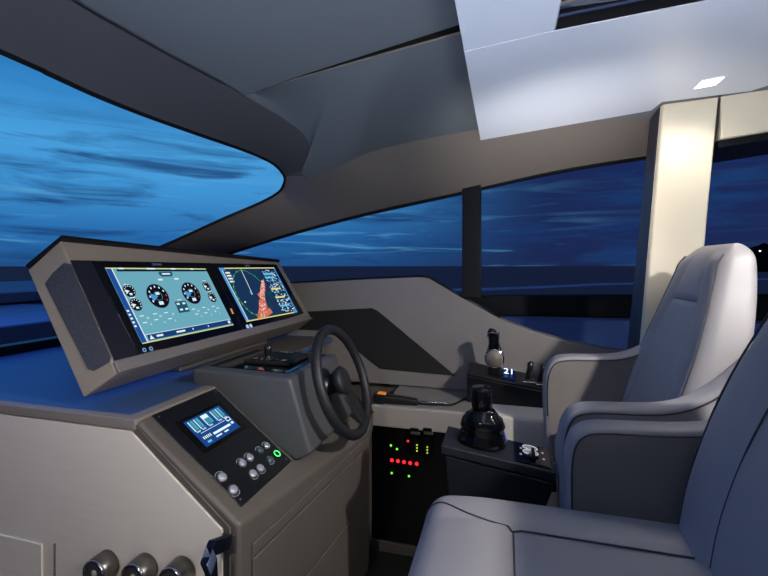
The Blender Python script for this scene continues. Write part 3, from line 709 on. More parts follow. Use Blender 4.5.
# ================================================================== STARBOARD CABINET + LEDGE
cab = thing('equipment_cabinet', 'low starboard cabinet with black glass door and tiny red and green lights', 'cabinet', (-.3, 2.15, 0))
YC = 2.1
lz = .738
mb = MB(); mb.box((-.60, YC + .03, lz - .03), (1.6, 2.52, lz), wallm); mb.build('ledge', cab, bevel=.004)
lf = mat('ledge_front_leather', (150, 142, 136), rough=.5, bump=.2, scale=400)
mb = MB(); mb.box((-.66, YC, .634), (-.06, YC + .03, lz), lf); mb.build('front_rail', cab, bevel=.006, seg=3)
pale = mat('lit_ledge_leather', (204, 196, 184), rough=.5, bump=.2, scale=400)  # cream leather raised in tone to stand in for light falling here
mb = MB(); mb.box((-.056, YC + .004, lz), (1.6, 2.47, lz + .003), pale); mb.build('ledge_lit_top', cab, bevel=.001)  # thin sheet added over the ledge to show its aft end lit
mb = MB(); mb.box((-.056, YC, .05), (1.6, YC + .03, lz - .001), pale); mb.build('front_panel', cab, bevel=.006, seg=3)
mb = MB(); mb.box((-.69, YC + .01, .0), (-.655, YC + .04, .72), taupe_d); mb.build('post', cab)
mb = MB(); mb.box((-.655, YC, 0.0), (-.06, YC + .03, .052), taupe); mb.build('kick_board', cab, bevel=.003)
mb = MB(); mb.box((-.655, YC + .012, .052), (-.06, YC + .022, .634), mat('cabinet_glass', (7, 7, 9), rough=.1)); mb.build('door', cab)
G_ = em((120, 235, 60), 1.6); R2 = em((235, 40, 45), 1.6)
def led(px, py, r, m, yy=YC + .012): 
    c = onY(px, py, yy); MB().lathe([(0, r), (.002, r), (.003, 0)], c, (0, -1, 0), m, n=12).build('indicator_light', cab)
for x, y in ((391.9, 460.2), (398, 461), (404, 462), (410.2, 463), (416.7, 463.8)): led(x, y, .0095, R2)
for x, y in ((391, 445.4), (397, 449), (412, 441), (391.7, 473), (409, 476)): led(x, y, .0055, G_)
led(408, 441, .006, R2)
for x in (417, 427.3):
    for k in range(3): led(x, 445 + (2 if x > 420 else 0) + k * 2.9, .0042, em((190, 225, 60), .9), YC - .0105)
for x in (415, 428):
    c = onY(x, 436, YC + .012); mb = MB(); mb.box((c.x - .022, c.y - .022, c.z - .1), (c.x + .022, c.y, c.z + .045), blackg); mb.build('breaker', cab, bevel=.004)
    mb = MB(); mb.box((c.x - .016, c.y - .035, c.z + .02), (c.x + .03, c.y - .02, c.z + .03), steel); mb.build('breaker_handle', cab, bevel=.002)

# black recess panel in side wall
mb = MB(); rc = [wl(x, y) + WN * .001 for x, y in ((282, 313), (372, 308), (378, 311), (456, 376), (380, 369), (332, 331), (282, 329))]
mb.prism([p - WN * .004 for p in rc], WN * .007, blackm); tag(mb.build('wall_recess_panel', bevel=.002), 'angular matt black inset panel in the taupe side wall behind the wheel', 'panel')

# handset on ledge
hsN = thing('radio_handset', 'black radio handset with orange button lying on the side ledge', 'handset', onZ(396, 404, lz))
h0, h1 = onZ(374, 402, lz), onZ(419, 405, lz)
dirh = (h1 - h0); dirh.z = 0; Lh = dirh.length; dirh.normalize(); prp = V((-dirh.y, dirh.x, 0))
def hp(a, b, c): return h0 + dirh * a + prp * b + V((0, 0, c))
mb = MB(); mb.hexa([hp(0, -.03, .002), hp(Lh, -.022, .002), hp(Lh, .022, .002), hp(0, .03, .002)], [hp(.004, -.026, .05), hp(Lh - .01, -.018, .032), hp(Lh - .01, .018, .032), hp(.004, .026, .05)], black); mb.build('body', hsN, bevel=.008, seg=3)
mb = MB(); mb.hexa([hp(.02, -.02, .048), hp(.065, -.019, .046), hp(.065, .019, .046), hp(.02, .02, .048)], [hp(.022, -.018, .054), hp(.063, -.017, .052), hp(.063, .017, .052), hp(.022, .018, .054)], mat('orange_button', (235, 140, 50), rough=.5, emit=(220, 120, 40), es=.3)); mb.build('orange_button', hsN, bevel=.002)
for k in range(5):
    mb = MB(); c = hp(.085 + .024 * k, 0, .047 - k * .003); mb.box(c - V((.006, .006, .003)), c + V((.006, .006, .003)), mat('handset_key', (90, 45, 45), rough=.5) if k % 2 == 0 else steel); mb.build('key', hsN, bevel=.001)
MB().tube([h0 + V((-.03, .02, .012)), h0 + V((-.01, .0, .02)), h0 + V((.01, 0, .02))], .01, mat('red_plug', (120, 40, 45), rough=.5)).build('red_plug', hsN)
cb = MB(); p = [onZ(x, y, lz + .008) for x, y in ((419, 403), (428, 404), (440, 404), (452, 404.5), (460, 401), (466, 398))]
cb.tube(cr(p, 20), .006, black, n=8); cb.build('cord', hsN)
cb = MB(); p = [onZ(x, y, lz + .02) for x, y in ((420, 402), (430, 402), (440, 403), (450, 403.5))]; cb.tube(p, .0055, chrome, n=8); cb.build('stem', hsN)

# throttle box
tb = thing('throttle_console', 'black box on the side ledge carrying the throttle and small levers', 'control box', (0, 2.34, lz))
f0, f1 = onY(467, 373, 2.28), onY(620, 404, 2.28)
mb = MB(); mb.hexa([V((f0.x, 2.28, lz)), V((f1.x, 2.28, lz)), V((f1.x, 2.40, lz)), V((f0.x, 2.40, lz))], [V((f0.x, 2.28, f0.z)), V((f1.x, 2.28, f1.z)), V((f1.x, 2.42, f1.z + .03)), V((f0.x, 2.42, f0.z + .03))], black); mb.build('body', tb, bevel=.005, seg=3)
def tz(x, y): return f0.z + (f1.z - f0.z) * (x - f0.x) / (f1.x - f0.x) + .03 * (y - 2.28) / .14
mb = MB(); mb.tube([V((f0.x + .004, 2.279, f0.z - .018)), V((f1.x, 2.279, f1.z - .018))], .002, steel, n=6); mb.build('trim_line', tb)
th = thing('throttle_lever', 'chrome and black throttle lever with round beige boss on the side box', 'throttle', onY(494, 372, 2.34))
bc = onY(494.5, 358.5, 2.31)
bc_t = (2.31 / ray(494, 358).y)
rB = 9.2 * bc_t / F
MB().lathe([(-.02, rB * .98), (-.002, rB * 1.04), (.006, rB * 1.06), (.01, rB * 1.0)], bc + V((0, 0, 0)), (0, -1, 0), chrome, n=32).build('boss_ring', th)
MB().lathe([(.008, rB * .93), (.014, rB * .9), (.016, 0)], bc, (0, -1, 0), beige, n=32).build('boss_cap', th)
MB().lathe([(-.05, rB * .7), (-.02, rB * .9)], bc, (0, -1, 0), black, n=24).build('boss_base', th)
mb = MB(); zb = tz(bc.x, 2.34); mb.box((bc.x - .03, 2.31, zb - .005), (bc.x + .03, 2.36, bc.z), black); mb.build('bracket', th, bevel=.006)
pth = [onY(x, y, 2.325) for x, y in ((493.5, 354), (494, 345), (493.5, 338), (490.5, 333), (488.5, 332))]
MB().tube(cr(pth, 14), [.026 + .004 * math.sin(i / 14 * math.pi) - .006 * (i / 14) for i in range(15)], blackg, n=14, flat=.8).build('lever', th)
for dx in (-5.6, 5.6):
    p = [onY(x + dx * s_c, y, 2.303) for x, y, s_c in ((494.5, 354, 1.5), (494.2, 349, 1.15), (494, 343, .85), (493.8, 337, .9), (493 + .3, 332, .9))]
    MB().tube(cr(p, 14), .0036, chrome, n=8).build('chrome_edge', th)
MB().lathe([(-.03, .018), (-.02, .024), (.02, .024), (.03, .018)], onY(492, 333, 2.325), (0, -1, .15), blackg, n=20).build('grip', th)
p = [onY(487 , 336, 2.295), onY(488, 333.5, 2.293), onY(492, 332.5, 2.29), onY(497, 334, 2.293)]
MB().tube(cr(p, 10), .0028, chrome, n=8).build('chrome_edge', th)
# illuminated digits
dg = MB(); c = V((onY(509, 369, 2.29).x, 2.31, 0)); c.z = tz(c.x, 2.31) + .014
mb = MB(); mb.hexa([c + V((-.034, -.026, -.012)), c + V((.034, -.026, -.018)), c + V((.034, .02, -.012)), c + V((-.034, .02, -.008))], [c + V((-.03, -.024, .0)), c + V((.03, -.024, -.004)), c + V((.03, .018, .022)), c + V((-.03, .018, .026))], mat('blue_lens', (10, 16, 50), rough=.2, emit=(14, 30, 110), es=.15))
db = thing('digital_readout', 'tiny glowing blue-white readout on the black throttle box', 'readout', c)
mb.build('lens', db, bevel=.002)
mb = MB(); ey = V((0, .86, .5)).normalized(); txt(mb, '21', c + V((0, .0, .019)), .055, em((190, 215, 255), 3), ex=V((1, 0, -.06)), ey=ey, o=.006, nrm=V((0, -.5, .86))); mb.build('digits', db)
# trim levers
for k, (px, py) in enumerate(((529, 381), (541.5, 384))):
    c = V((onY(px, py - 5, 2.33).x, 2.33, 0)); c.z = tz(c.x, 2.33)
    lv = thing('trim_lever', ('first' if k == 0 else 'second') + ' small black trim lever on a chrome-edged base, ' + ('nearer the throttle' if k == 0 else 'half hidden by the armrest'), 'lever', c, 'trim levers on the throttle box')
    mb = MB(); mb.box(c + V((-.032, -.034, -.004)), c + V((.032, .03, .006)), chrome); mb.build('base', lv, bevel=.004)
    mb = MB(); mb.box(c + V((-.027, -.029, .004)), c + V((.027, .025, .012)), black); mb.build('boot', lv, bevel=.004)
    MB().tube([c + V((-.006, 0, .005)), c + V((-.004, 0, .04)), c + V((.006, 0, .065)), c + V((.008, 0, .095)), c + V((.004, 0, .10))], [.017, .011, .015, .016, .006], black, n=12).build('lever', lv)

# ================================================================== JOYSTICK POD
pod = thing('joystick_pod', 'black armrest pod in front of the far helm seat holding the joystick', 'control box', (0, 1.51, .6))
a = [V((-.20, 1.42, .858)), V((.155, 1.42, .812)), V((.155, 1.60, .812)), V((-.20, 1.60, .858))]
b = [p + V((0, 0, -.03)) for p in a]
MB().hexa(b, a, panelb2).build('top', pod, bevel=.004, seg=3)
b = [p + V((.012 * (1 if i in (0, 3) else 0), .006 if i < 2 else -.006, -.036)) for i, p in enumerate(a)]
c_ = [V((-.17, 1.43, .60)), V((.085, 1.43, .58)), V((.085, 1.59, .58)), V((-.17, 1.59, .60))]
MB().hexa(c_, b, mat('pod_side', (26, 28, 32), rough=.45)).build('body', pod, bevel=.006)
mb = MB(); mb.box((-.14, 1.44, 0), (.14, 1.58, .6), blackm); mb.build('support', pod)
def pzt(x): return .858 - .1289 * (x + .2)
PNn = V((.1289, 0, 1)).normalized()
jc = V((-.075, 1.515, pzt(-.075)))
jo = thing('joystick', 'glossy black docking joystick with flat-topped grip and pleated boot', 'joystick', jc)
rings = []
prof_ = [(0, .082, .066, 0), (.018, .082, .066, 0), (.03, .078, .062, 0), (.058, .070, .058, -.004), (.064, .076, .060, -.004), (.086, .068, .054, -.008), (.098, .055, .046, -.010), (.102, .054, .044, -.010), (.114, .040, .036, -.008), (.122, .027, .026, -.004)]
for h, rx, ry, ox in prof_:
    rings.append([jc + V((ox + rx * math.copysign(abs(math.cos(t)) ** .8, math.cos(t)), ry * math.copysign(abs(math.sin(t)) ** .8, math.sin(t)), 0)) + PNn * h + V((0, 0, -.012 * 0)) for t in [2 * math.pi * j / 32 for j in range(32)]])
MB().loft(rings, blackg).build('boot', jo)
# grip
gt = V((.01, 0, 1)).normalized()
rings = []
for h, r in ((.11, .026), (.12, .031), (.13, .034), (.148, .036), (.170, .0345), (.186, .033), (.191, .030)):
    rings.append([jc + V((0, 0, h)) + V((r * math.copysign(abs(math.cos(t)) ** .75, math.cos(t)), r * .95 * math.copysign(abs(math.sin(t)) ** .75, math.sin(t)), .08 * r * math.sin(t) * (h > .16))) for t in [2 * math.pi * j / 28 for j in range(28)]])
MB().loft(rings, blackg).build('grip', jo)
mb = MB(); mb.tube([jc + V((.058, -.01, .062)), jc + V((.072, -.012, .045)), jc + V((.08, -.012, .02))], .006, mat('blue_backlight', (20, 20, 60), rough=.3, emit=(90, 100, 230), es=.7), n=8); mb.build('light_strip', jo)
mb = MB(); mb.tube([jc + V((.02, -.03, .094)), jc + V((.04, -.03, .085)), jc + V((.055, -.025, .07))], .003, em((120, 150, 235), .8), n=6); mb.build('light_strip', jo)
# rotary plate
rc_ = V((.088, 1.508, pzt(.088)))
rp = thing('rotary_switch', 'small rotary switch plate with white markings behind the joystick', 'switch', rc_)
ex_ = V((1, 0, -.1289)).normalized()
def rpt(u, v, h=0): return rc_ + ex_ * u * 1.2 + Yv * v * 1.22 + PNn * h
MB().prism([rpt(-.045, -.06), rpt(.045, -.06), rpt(.045, .06), rpt(-.045, .06)], PNn * .006, blackg).build('plate', rp, bevel=.002)
for v in (.036, .004):
    mb = MB(); mb.tube([rpt(-.003 + .02 * math.cos(t), v + .014 * math.sin(t), .007) for t in [2 * math.pi * j / 20 for j in range(20)]], .0018, em((215, 218, 228), .7), n=5, closed=True)
    mb.prism([rpt(-.018, v - .006, .006), rpt(.012, v - .006, .006), rpt(.012, v + .006, .006), rpt(-.018, v + .006, .006)], PNn * .001, em((180, 184, 196), .5)); mb.build('dial_mark', rp)
MB().lathe([(.006, .017), (.01, .016), (.011, .006)], rpt(0, -.022), PNn, black, n=20).build('knob', rp)
MB().hexa([rpt(-.006, -.042, .008), rpt(.006, -.042, .008), rpt(.006, -.004, .008), rpt(-.006, -.004, .008)], [rpt(-.004, -.04, .03), rpt(.004, -.04, .03), rpt(.004, -.006, .03), rpt(-.004, -.006, .03)], black).build('knob_grip', rp, bevel=.002)
for u, v in ((-.03, -.02), (.03, -.02), (-.028, .02), (.03, .02)): MB().prism([rpt(u - .003, v - .005, .006), rpt(u + .003, v - .005, .006), rpt(u + .003, v + .005, .006), rpt(u - .003, v + .005, .006)], PNn * .001, em((170, 174, 186), .5)).build('marking', rp)
# dark end cap of pod next the arm
mb = MB(); mb.box((.12, 1.43, .745), (.158, 1.59, .776), blackg); mb.build('end_cap', pod, bevel=.004)

# ================================================================== SEATS
fX = [(.60, .445), (.75, .448), (.9, .470), (1.04, .512), (1.25, .588), (1.40, .64), (1.5, .672), (1.56, .70)]
rX = [(.60, .60), (.75, .62), (1.04, .69), (1.25, .74), (1.4, .765), (1.5, .768), (1.56, .76)]
def seat(name, label, yc, hw, bol, top_hw, group, xf, bw, bo):
    st = thing(name, label, 'chair', (.25, yc, 0), group)
    hwz = [(.6, bw), (1.05, bw), (1.18, bw - .012), (1.3, bw - (bw - top_hw) * .42), (1.42, bw - (bw - top_hw) * .82), (1.5, top_hw), (1.56, top_hw - .02)]
    # backrest
    yb = yc + bo
    N = 112; zt = 1.525
    def smp(z, tab): return (-.03 if (hw > .3 and tab is fX) else 0) + (ip(z - .05, tab) + ip(z - .025, tab) + ip(z, tab) + ip(z + .025, tab) + ip(z + .05, tab)) / 5
    def secz(z):
        k = min(1, max(0, (z - (zt - .06)) / .06)); sh = math.sqrt(max(0, 1 - k * k))
        x0, x1, w = smp(z, fX), smp(z, rX), smp(z, hwz)
        if k > 0: mid = (x0 + x1) / 2; hx = (x1 - x0) / 2 - .045 * (1 - sh); x0, x1 = mid - hx, mid + hx; w -= .05 * (1 - sh)
        return x0, x1, w, k
    EX = .42
    def disp(z, y, w, k):
        if k > .5: return 0
        bw_ = max(w - bol, .04); y_ = abs(y); kk = 1 - k * 2
        g = math.exp(-((y_ - bw_) / .006) ** 2) * .006
        bul = .016 * max(0, 1 - ((y_ - (bw_ + w) / 2) / ((w - bw_) / 2)) ** 2) if y_ > bw_ else 0
        gh = math.exp(-((z - 1.33) / .007) ** 2) * .006 if y_ < bw_ else 0
        hb = .005 * math.sin(math.pi * min(1, max(0, (z - 1.33) / .17))) if y_ < bw_ else 0
        return (g + gh - bul - hb) * kk
    def front(z, y):
        x0, x1, w, k = secz(z); s_ = min(1, abs(y / w)) ** (1 / EX)
        return (x0 + x1) / 2 - (x1 - x0) / 2 * math.sqrt(1 - s_ * s_) ** EX + disp(z, y, w, k)
    rings = []
    zs = [.62 + .0125 * i for i in range(69)] + [zt - .06 + .06 * math.sin(math.pi / 2 * i / 10) for i in range(1, 11)]
    for z in zs:
        x0, x1, w, k = secz(z); c_x, hx = (x0 + x1) / 2, (x1 - x0) / 2; ring = []
        for j in range(N):
            t = 2 * math.pi * j / N; c0, s0 = math.cos(t), math.sin(t)
            x = -math.copysign(abs(c0) ** EX, c0) * hx; y = math.copysign(abs(s0) ** EX, s0) * w
            if c0 > 0: x += disp(z, y, w, k)
            ring.append(V((c_x + x, yb + y, z)))
        rings.append(ring)
    bk = MB().loft(rings, leather).build('backrest', st)
    for sg in (-1, 1):
        pts = []
        for i in range(25):
            z = .78 + .0295 * i; x0, x1, w, k = secz(z)
            pts.append(V((front(z, w - .018) - .005, yb + sg * (w - .014), z)))
        MB().tube(cr(pts, 60), .0028, piping_m, n=6).build('piping', bk)
        if sg > 0 and hw < .3: continue
        pts = [V((front(z, max(secz(z)[2] - bol, .04)) - .004, yb + sg * max(secz(z)[2] - bol, .04), z)) for z in [.80 + .0225 * i for i in range(31)]]
        MB().tube(pts, .0022, piping_m, n=6).build('seam', bk)
    w_ = max(secz(1.33)[2] - bol, .04)
    MB().tube([V((front(1.33, w_ * t), yb + w_ * t, 1.33)) for t in [-1 + .1 * i for i in range(21)]], .0022, piping_m, n=6).build('seam', bk)
    # seat cushion
    xs_ = .022; ZT = .785; b0 = hw - .175
    def dz(x, y):
        ye = abs(y - yc); z = .012 * (1 - (ye / hw) ** 2)
        if ye > b0: z += .010 * math.sin(min(1, (ye - b0) / (hw - b0)) * math.pi)
        z -= .008 * math.exp(-((ye - b0) / .012) ** 2) * (1 if x > xs_ - .01 else 0)
        if ye < b0: z -= .006 * math.exp(-((x - xs_) / .012) ** 2)
        if x < xs_ and ye < b0: z += .010 * math.sin(min(1, (xs_ - x) / .2) * math.pi)
        return z - .02 * max(0, (-.02 - x) / .2) ** 2
    def cf(p, h):
        q = p.copy()
        if h[2] > .3: q.z += dz(p.x, p.y) * min(1, (h[2] - .3) / .3)
        return q
    cu = rbox((xf, yc - hw + .004, .615), (.50, yc + hw - .004, ZT), .06, leather, n=60, fn=cf).build('seat_cushion', st)
    def ctop(x, y):
        z = ZT + dz(x, y); r_ = .06; xx = xf + r_
        if x < xx: z -= r_ - math.sqrt(max(0, r_ * r_ - (xx - x) ** 2))
        return z + .0008
    if xf < 0:
        for sg in (-1, 1):
            pts = [V((x, yc + sg * b0, ctop(x, yc + sg * b0) + .0035)) for x in [.45 - i * .0204 for i in range(22)]]
            pts2 = [V((xs_, yc + sg * b0, 0)), V((-.04, yc + sg * (b0 + .012), 0)), V((-.10, yc + sg * (b0 + .035), 0)), V((-.155, yc + sg * (b0 + .07), 0)), V((-.195, yc + sg * (b0 + .09), 0)), V((-.2149, yc + sg * (b0 + .095), 0))]
            pts2 = [V((p.x, p.y, ctop(p.x, p.y))) for p in cr(pts2, 40)] + [V((-.216, yc + sg * (b0 + .095), .66))]
            MB().tube(pts, .0022, piping_m, n=6).build('seam', cu)
            MB().tube(pts2, .0024, piping_m, n=6).build('seam', cu)
        MB().tube([V((xs_, yc - b0 + 2 * b0 * i / 20, ctop(xs_, yc - b0 + 2 * b0 * i / 20))) for i in range(21)], .0024, piping_m, n=6).build('seam', cu)
    # arms
    prof_a = [(.176, .60), (.166, .74), (.163, .88), (.172, .955), (.20, 1.003), (.25, 1.022), (.34, 1.028), (.44, 1.036), (.52, 1.062), (.60, 1.12), (.68, 1.20), (.75, 1.275), (.79, 1.31),
              (.815, 1.30), (.82, 1.24), (.80, 1.1), (.76, .9), (.71, .70), (.69, .60)]
    T = .085
    if hw > .3: prof_a = [(.178, .60), (.170, .74), (.168, .87), (.178, .945), (.205, .985), (.25, 1.002), (.34, 1.008), (.44, 1.014), (.52, 1.024), (.58, 1.036), (.64, 1.048), (.68, 1.05), (.71, 1.045), (.725, 1.02), (.73, .95), (.73, .87), (.72, .78), (.71, .70), (.69, .60)]
    ph = 62 if hw < .3 else 54
    for sg in (-1, 1):
        ya = yc + sg * (hw + .003); up = .045 if (sg > 0 and hw < .3) else 0
        # dense outline
        pt = cr([V((x, 0, z)) for x, z in prof_a], 90)
        cx_, cz_ = .48, .82
        rings = []
        for yy, ins in ((0, .012), (.004, .005), (.012, .001), (.022, 0), (T - .022, 0), (T - .012, .001), (T - .004, .005), (T, .012)):
            rg = []
            for i, p in enumerate(pt):
                a_ = pt[max(i - 1, 0)]; b_ = pt[min(i + 1, len(pt) - 1)]; tn = (b_ - a_).normalized(); nr = V((-tn.z, 0, tn.x)); 
                nr = V((tn.z, 0, -tn.x))
                rg.append(V((p.x, ya + sg * yy, p.z + up)) + nr * ins)
            rings.append(rg)
        arm = MB().loft(rings, leather).build('armrest', st)
        # darker inset side panel + piping
        pin = []
        for i, p in enumerate(pt[6:ph]):
            a_ = pt[max(i + 5, 0)]; b_ = pt[i + 7]; tn = (b_ - a_).normalized(); nr = V((tn.z, 0, -tn.x)); pin.append(p + nr * .015)
        for yside in (0, T):
            yy = ya + sg * (yside + (-.0015 if yside == 0 else .0015))
            ppts = [V((p.x, yy, p.z + up)) for p in pin]
            MB().tube(ppts, .0026, piping_m, n=6).build('piping', arm)
    # side panels (darker leather) inside arms
        poly = [V((p.x, ya - sg * .0015, p.z + up)) for p in pin] + [V((.74, ya - sg * .0015, .62)), V((.20, ya - sg * .0015, .62))]
        MB().prism(poly, V((0, sg * .004, 0)), leather_d).build('side_panel', arm)
    # shell behind and base
    mb = MB(); mb.box((.10, yc - hw, .56), (.62, yc + hw, .62), leather_d); mb.build('seat_base', st, bevel=.01)
    MB().lathe([(0, .2), (.015, .2), (.03, .09), (.08, .075), (.5, .075), (.56, .14)], (.35, yc, 0), (0, 0, 1), steel, n=32).build('pedestal', st)
    return st
seat('helm_chair', 'far helm chair with tall leather backrest, behind the joystick', 1.722, .222, .10, .165, None, .20, .262, .035)
seat('helm_chair', 'nearest helm chair with wide cushion, cut off at the bottom right', .925, .375, .22, .25, None, -.215, .375, 0)

# ================================================================== DETAILS ON PORT FACE
for k, px in enumerate((95, 134, 172)):
    c = onY(px - 1, 574 + k * 4, .95)
    g = thing('round_lamp', ('leftmost', 'middle', 'rightmost')[k] + ' of the three chrome-rimmed round lamps low on the pale wood panel', 'lamp', c + V((0, .07, 0)), 'round fittings on the wood panel')
    g.location = c + V((0, .05, 0)); ORG[g.name] = V(g.location)
    MB().lathe([(-.046, .040), (-.02, .040), (-.004, .039), (0, .036)], c, (0, -1, 0), steel, n=32).build('housing', g)
    mb = MB(); mb.tube([c + V((.034 * math.cos(t), -.001, .034 * math.sin(t))) for t in [2 * math.pi * j / 32 for j in range(32)]], .005, chrome, n=8, closed=True); mb.build('rim', g)
    MB().lathe([(-.004, .031), (-.002, .031), (.001, 0)], c, (0, -1, 0), mat('gauge_glass', (170, 165, 150), rough=.15, var=.5, vscale=60), n=28).build('lens', g)
# grab handle at the console corner
gh = thing('grab_handle', 'dark steel grab handle on the aft corner of the wooden panel', 'handle', onY(230, 545, 1.0))
hm = mat('handle_steel', (60, 66, 86), rough=.22, metal=.9)
def flat(pts, w, t, m):   # flat bar swept along pts in a vertical plane
    return MB().tube(pts, w, m, n=12, flat=t, upv=(0, 1, 0))
mb = MB(); p0 = onY(229, 541, 1.0); p1 = onY(220, 545, .95); p2 = onY(209, 549, .915); p3 = onY(206, 555, .905); p4 = onY(211, 566, .90); p5 = onY(212, 590, .90); p6 = onY(212, 660, .9)
rings = []
for p, w in zip([p0, p1, p2, p3, p4, p5, p6], (.012,) * 7):
    rings.append([p + V((dx, dy, dz)) for dx, dy, dz in ((-.010, -.012, -.014), (.010, -.012, -.014), (.010, .012, .014), (-.010, .012, .014))])
mb.loft(rings, hm, smooth=False); mb.build('bar', gh, bevel=.002)
mb = MB(); mb.box(p0 + V((-.02, -.004, -.03)), p0 + V((.02, .002, .02)), steel); mb.build('mount', gh, bevel=.003)

# ================================================================== LIGHT
w = bpy.data.worlds.new('world'); S.world = w; w.use_nodes = True; nt = w.node_tree
for n in list(nt.nodes): nt.nodes.remove(n)
N_ = nt.nodes.new; Lk = nt.links.new
out = N_('ShaderNodeOutputWorld'); bg = N_('ShaderNodeBackground'); Lk(bg.outputs[0], out.inputs[0])
tc = N_('ShaderNodeTexCoord'); sep = N_('ShaderNodeSeparateXYZ'); Lk(tc.outputs['Generated'], sep.inputs[0])
def math_(op, a, b=None, c=None, clamp=False):
    n = N_('ShaderNodeMath'); n.operation = op; n.use_clamp = clamp
    for i, x in enumerate((a, b, c)):
        if x is None: continue
        if isinstance(x, (int, float)): n.inputs[i].default_value = x
        else: Lk(x, n.inputs[i])
    return n.outputs[0]
hor = math_('SQRT', math_('ADD', math_('MULTIPLY', sep.outputs['X'], sep.outputs['X']), math_('MULTIPLY', sep.outputs['Y'], sep.outputs['Y'])))
el = math_('DIVIDE', sep.outputs['Z'], math_('MAXIMUM', hor, .05))       # tan elevation
gx, gy = -.80, .60
az = math_('DIVIDE', math_('ADD', math_('MULTIPLY', sep.outputs['X'], gx), math_('MULTIPLY', sep.outputs['Y'], gy)), math_('MAXIMUM', hor, .05))
glow = N_('ShaderNodeMapRange'); glow.interpolation_type = 'SMOOTHSTEP'; Lk(az, glow.inputs['Value']); glow.inputs['From Min'].default_value = .5; glow.inputs['From Max'].default_value = .99
def ramp(val, els):
    r = N_('ShaderNodeValToRGB'); Lk(val, r.inputs[0]); e = r.color_ramp.elements
    while len(e) < len(els): e.new(.5)
    for x, (p, c) in zip(e, els): x.position = p; x.color = lin(c)
    return r.outputs[0]
elc = math_('MULTIPLY', el, 1.25, clamp=True)
bright = ramp(elc, [(0, (34, 84, 140)), (.08, (40, 108, 172)), (.2, (66, 150, 212)), (.3, (74, 160, 220)), (.42, (52, 134, 198)), (.62, (28, 96, 158)), (.85, (22, 74, 130)), (1, (18, 60, 110))])
darkc = ramp(elc, [(0, (29, 40, 78)), (.1, (29, 44, 88)), (.3, (27, 42, 88)), (.6, (20, 34, 72)), (1, (14, 26, 60))])
mix = N_('ShaderNodeMix'); mix.data_type = 'RGBA'; Lk(glow.outputs[0], mix.inputs[0]); Lk(darkc, mix.inputs[6]); Lk(bright, mix.inputs[7])
# streaky clouds: planar-ish coordinates stretched along the horizon
azim = math_('ARCTAN2', sep.outputs['Y'], sep.outputs['X'])
cmb = N_('ShaderNodeCombineXYZ'); Lk(math_('MULTIPLY', azim, 3.4), cmb.inputs[0]); Lk(math_('MULTIPLY', el, 26), cmb.inputs[1]); Lk(math_('MULTIPLY', azim, 1.0), cmb.inputs[2])
ns = N_('ShaderNodeTexNoise'); ns.inputs['Scale'].default_value = 1.15; ns.inputs['Detail'].default_value = 8; ns.inputs['Roughness'].default_value = .58; ns.inputs['Distortion'].default_value = .5; Lk(cmb.outputs[0], ns.inputs['Vector'])
lowm = N_('ShaderNodeMapRange'); Lk(el, lowm.inputs['Value']); lowm.inputs['From Min'].default_value = .20; lowm.inputs['From Max'].default_value = .32; lowm.inputs['To Min'].default_value = 1; lowm.inputs['To Max'].default_value = .12
cl = N_('ShaderNodeMapRange'); Lk(ns.outputs[0], cl.inputs['Value']); cl.inputs['From Min'].default_value = .49; cl.inputs['From Max'].default_value = .66
cf_ = math_('MULTIPLY', math_('MULTIPLY', cl.outputs[0], lowm.outputs[0]), .85, clamp=True)
mix2 = N_('ShaderNodeMix'); mix2.data_type = 'RGBA'; Lk(cf_, mix2.inputs[0]); Lk(mix.outputs[2], mix2.inputs[6]); mix2.inputs[7].default_value = lin((27, 62, 112))
# pale streaks
cmb2 = N_('ShaderNodeCombineXYZ'); Lk(math_('MULTIPLY', azim, 2.6), cmb2.inputs[0]); Lk(math_('MULTIPLY', el, 34), cmb2.inputs[1]); cmb2.inputs[2].default_value = 4.4
ns2 = N_('ShaderNodeTexNoise'); ns2.inputs['Scale'].default_value = 1.3; ns2.inputs['Detail'].default_value = 7; ns2.inputs['Distortion'].default_value = .6; Lk(cmb2.outputs[0], ns2.inputs['Vector'])
c2 = N_('ShaderNodeMapRange'); Lk(ns2.outputs[0], c2.inputs['Value']); c2.inputs['From Min'].default_value = .56; c2.inputs['From Max'].default_value = .72
g2 = N_('ShaderNodeMapRange'); Lk(az, g2.inputs['Value']); g2.inputs['From Min'].default_value = .4; g2.inputs['From Max'].default_value = .8; g2.inputs['To Min'].default_value = .1
band = N_('ShaderNodeMapRange'); Lk(el, band.inputs['Value']); band.inputs['From Min'].default_value = .25; band.inputs['From Max'].default_value = .05
s2 = math_('MULTIPLY', math_('MULTIPLY', math_('MULTIPLY', c2.outputs[0], g2.outputs[0]), band.outputs[0]), .7, clamp=True)
mix3 = N_('ShaderNodeMix'); mix3.data_type = 'RGBA'; Lk(s2, mix3.inputs[0]); Lk(mix2.outputs[2], mix3.inputs[6]); mix3.inputs[7].default_value = lin((104, 186, 226))
Lk(mix3.outputs[2], bg.inputs[0]); bg.inputs[1].default_value = 1.0

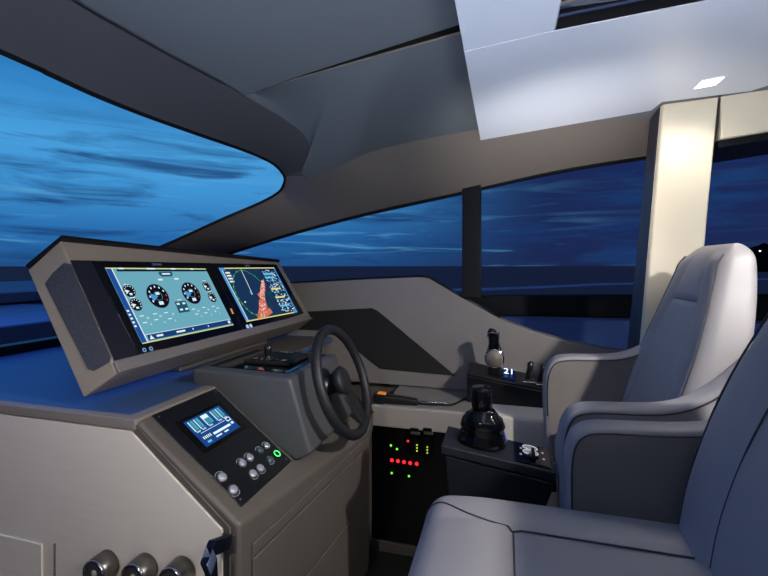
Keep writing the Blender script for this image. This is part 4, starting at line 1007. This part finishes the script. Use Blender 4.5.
def area(name, loc, tgt, size, power, col, sy=None, spread=180):
    l = bpy.data.lights.new(name, 'AREA'); l.energy = power; l.color = col; l.size = size
    if sy: l.shape = 'RECTANGLE'; l.size_y = sy
    l.spread = math.radians(spread)
    o = bpy.data.objects.new(name, l); COL.objects.link(o); o.location = loc
    o.rotation_euler = (V(tgt) - V(loc)).to_track_quat('-Z', 'Y').to_euler(); return o
def spot(name, loc, tgt, power, col, ang, blend=.5, r=.03):
    l = bpy.data.lights.new(name, 'SPOT'); l.energy = power; l.color = col; l.spot_size = math.radians(ang); l.spot_blend = blend; l.shadow_soft_size = r
    o = bpy.data.objects.new(name, l); COL.objects.link(o); o.location = loc
    o.rotation_euler = (V(tgt) - V(loc)).to_track_quat('-Z', 'Y').to_euler(); return o
def noreflect(o): o.visible_glossy = False; return o
spot('downlight_lamp', (dl.x, dl.y, pz(dl.x) - .02), (dl.x - .02, dl.y + .05, 0), 10, (1, .93, .82), 155, .9)
spot('key_downlight', (1.22, .72, 2.12), (.1, 1.0, .3), 150, (1, .97, .93), 120, .5, .035)
spot('port_downlight', (-.35, -.7, 2.05), (-1.1, 1.0, .45), 66, (1, .95, .9), 62, .8, .08)
def noreflect(o): o.visible_glossy = False; return o
noreflect(area('saloon_fill', (1.9, -.9, 1.9), (-.6, 1.5, .9), .9, 6, (1, .95, .9)))  # weak unseen fill from aft, not a fitting
noreflect(area('floor_bounce', (-.15, -.5, .35), (-.3, .3, 2.2), 1.0, 18, (.76, .86, 1.0), spread=110))  # added uplight standing in for bounce, lifts the ceiling
noreflect(area('panel_wash', (.8, -.9, .9), (.8, .9, 2.1), .6, 19, (.90, .94, 1.0), spread=100))  # unseen lamp added to brighten the white ceiling panel
noreflect(area('header_wash', (-.05, 1.15, 1.3), (.38, 2.35, 2.06), .2, 4, (1, .93, .84), spread=70))  # unseen lamp added to lighten the side header
noreflect(area('sky_fill', (-3.2, .8, 2.6), (-1.4, 1.5, 1.0), 1.6, 44, (.16, .36, 1.0)))  # blue area lamp added outside the windscreen to strengthen the sky light
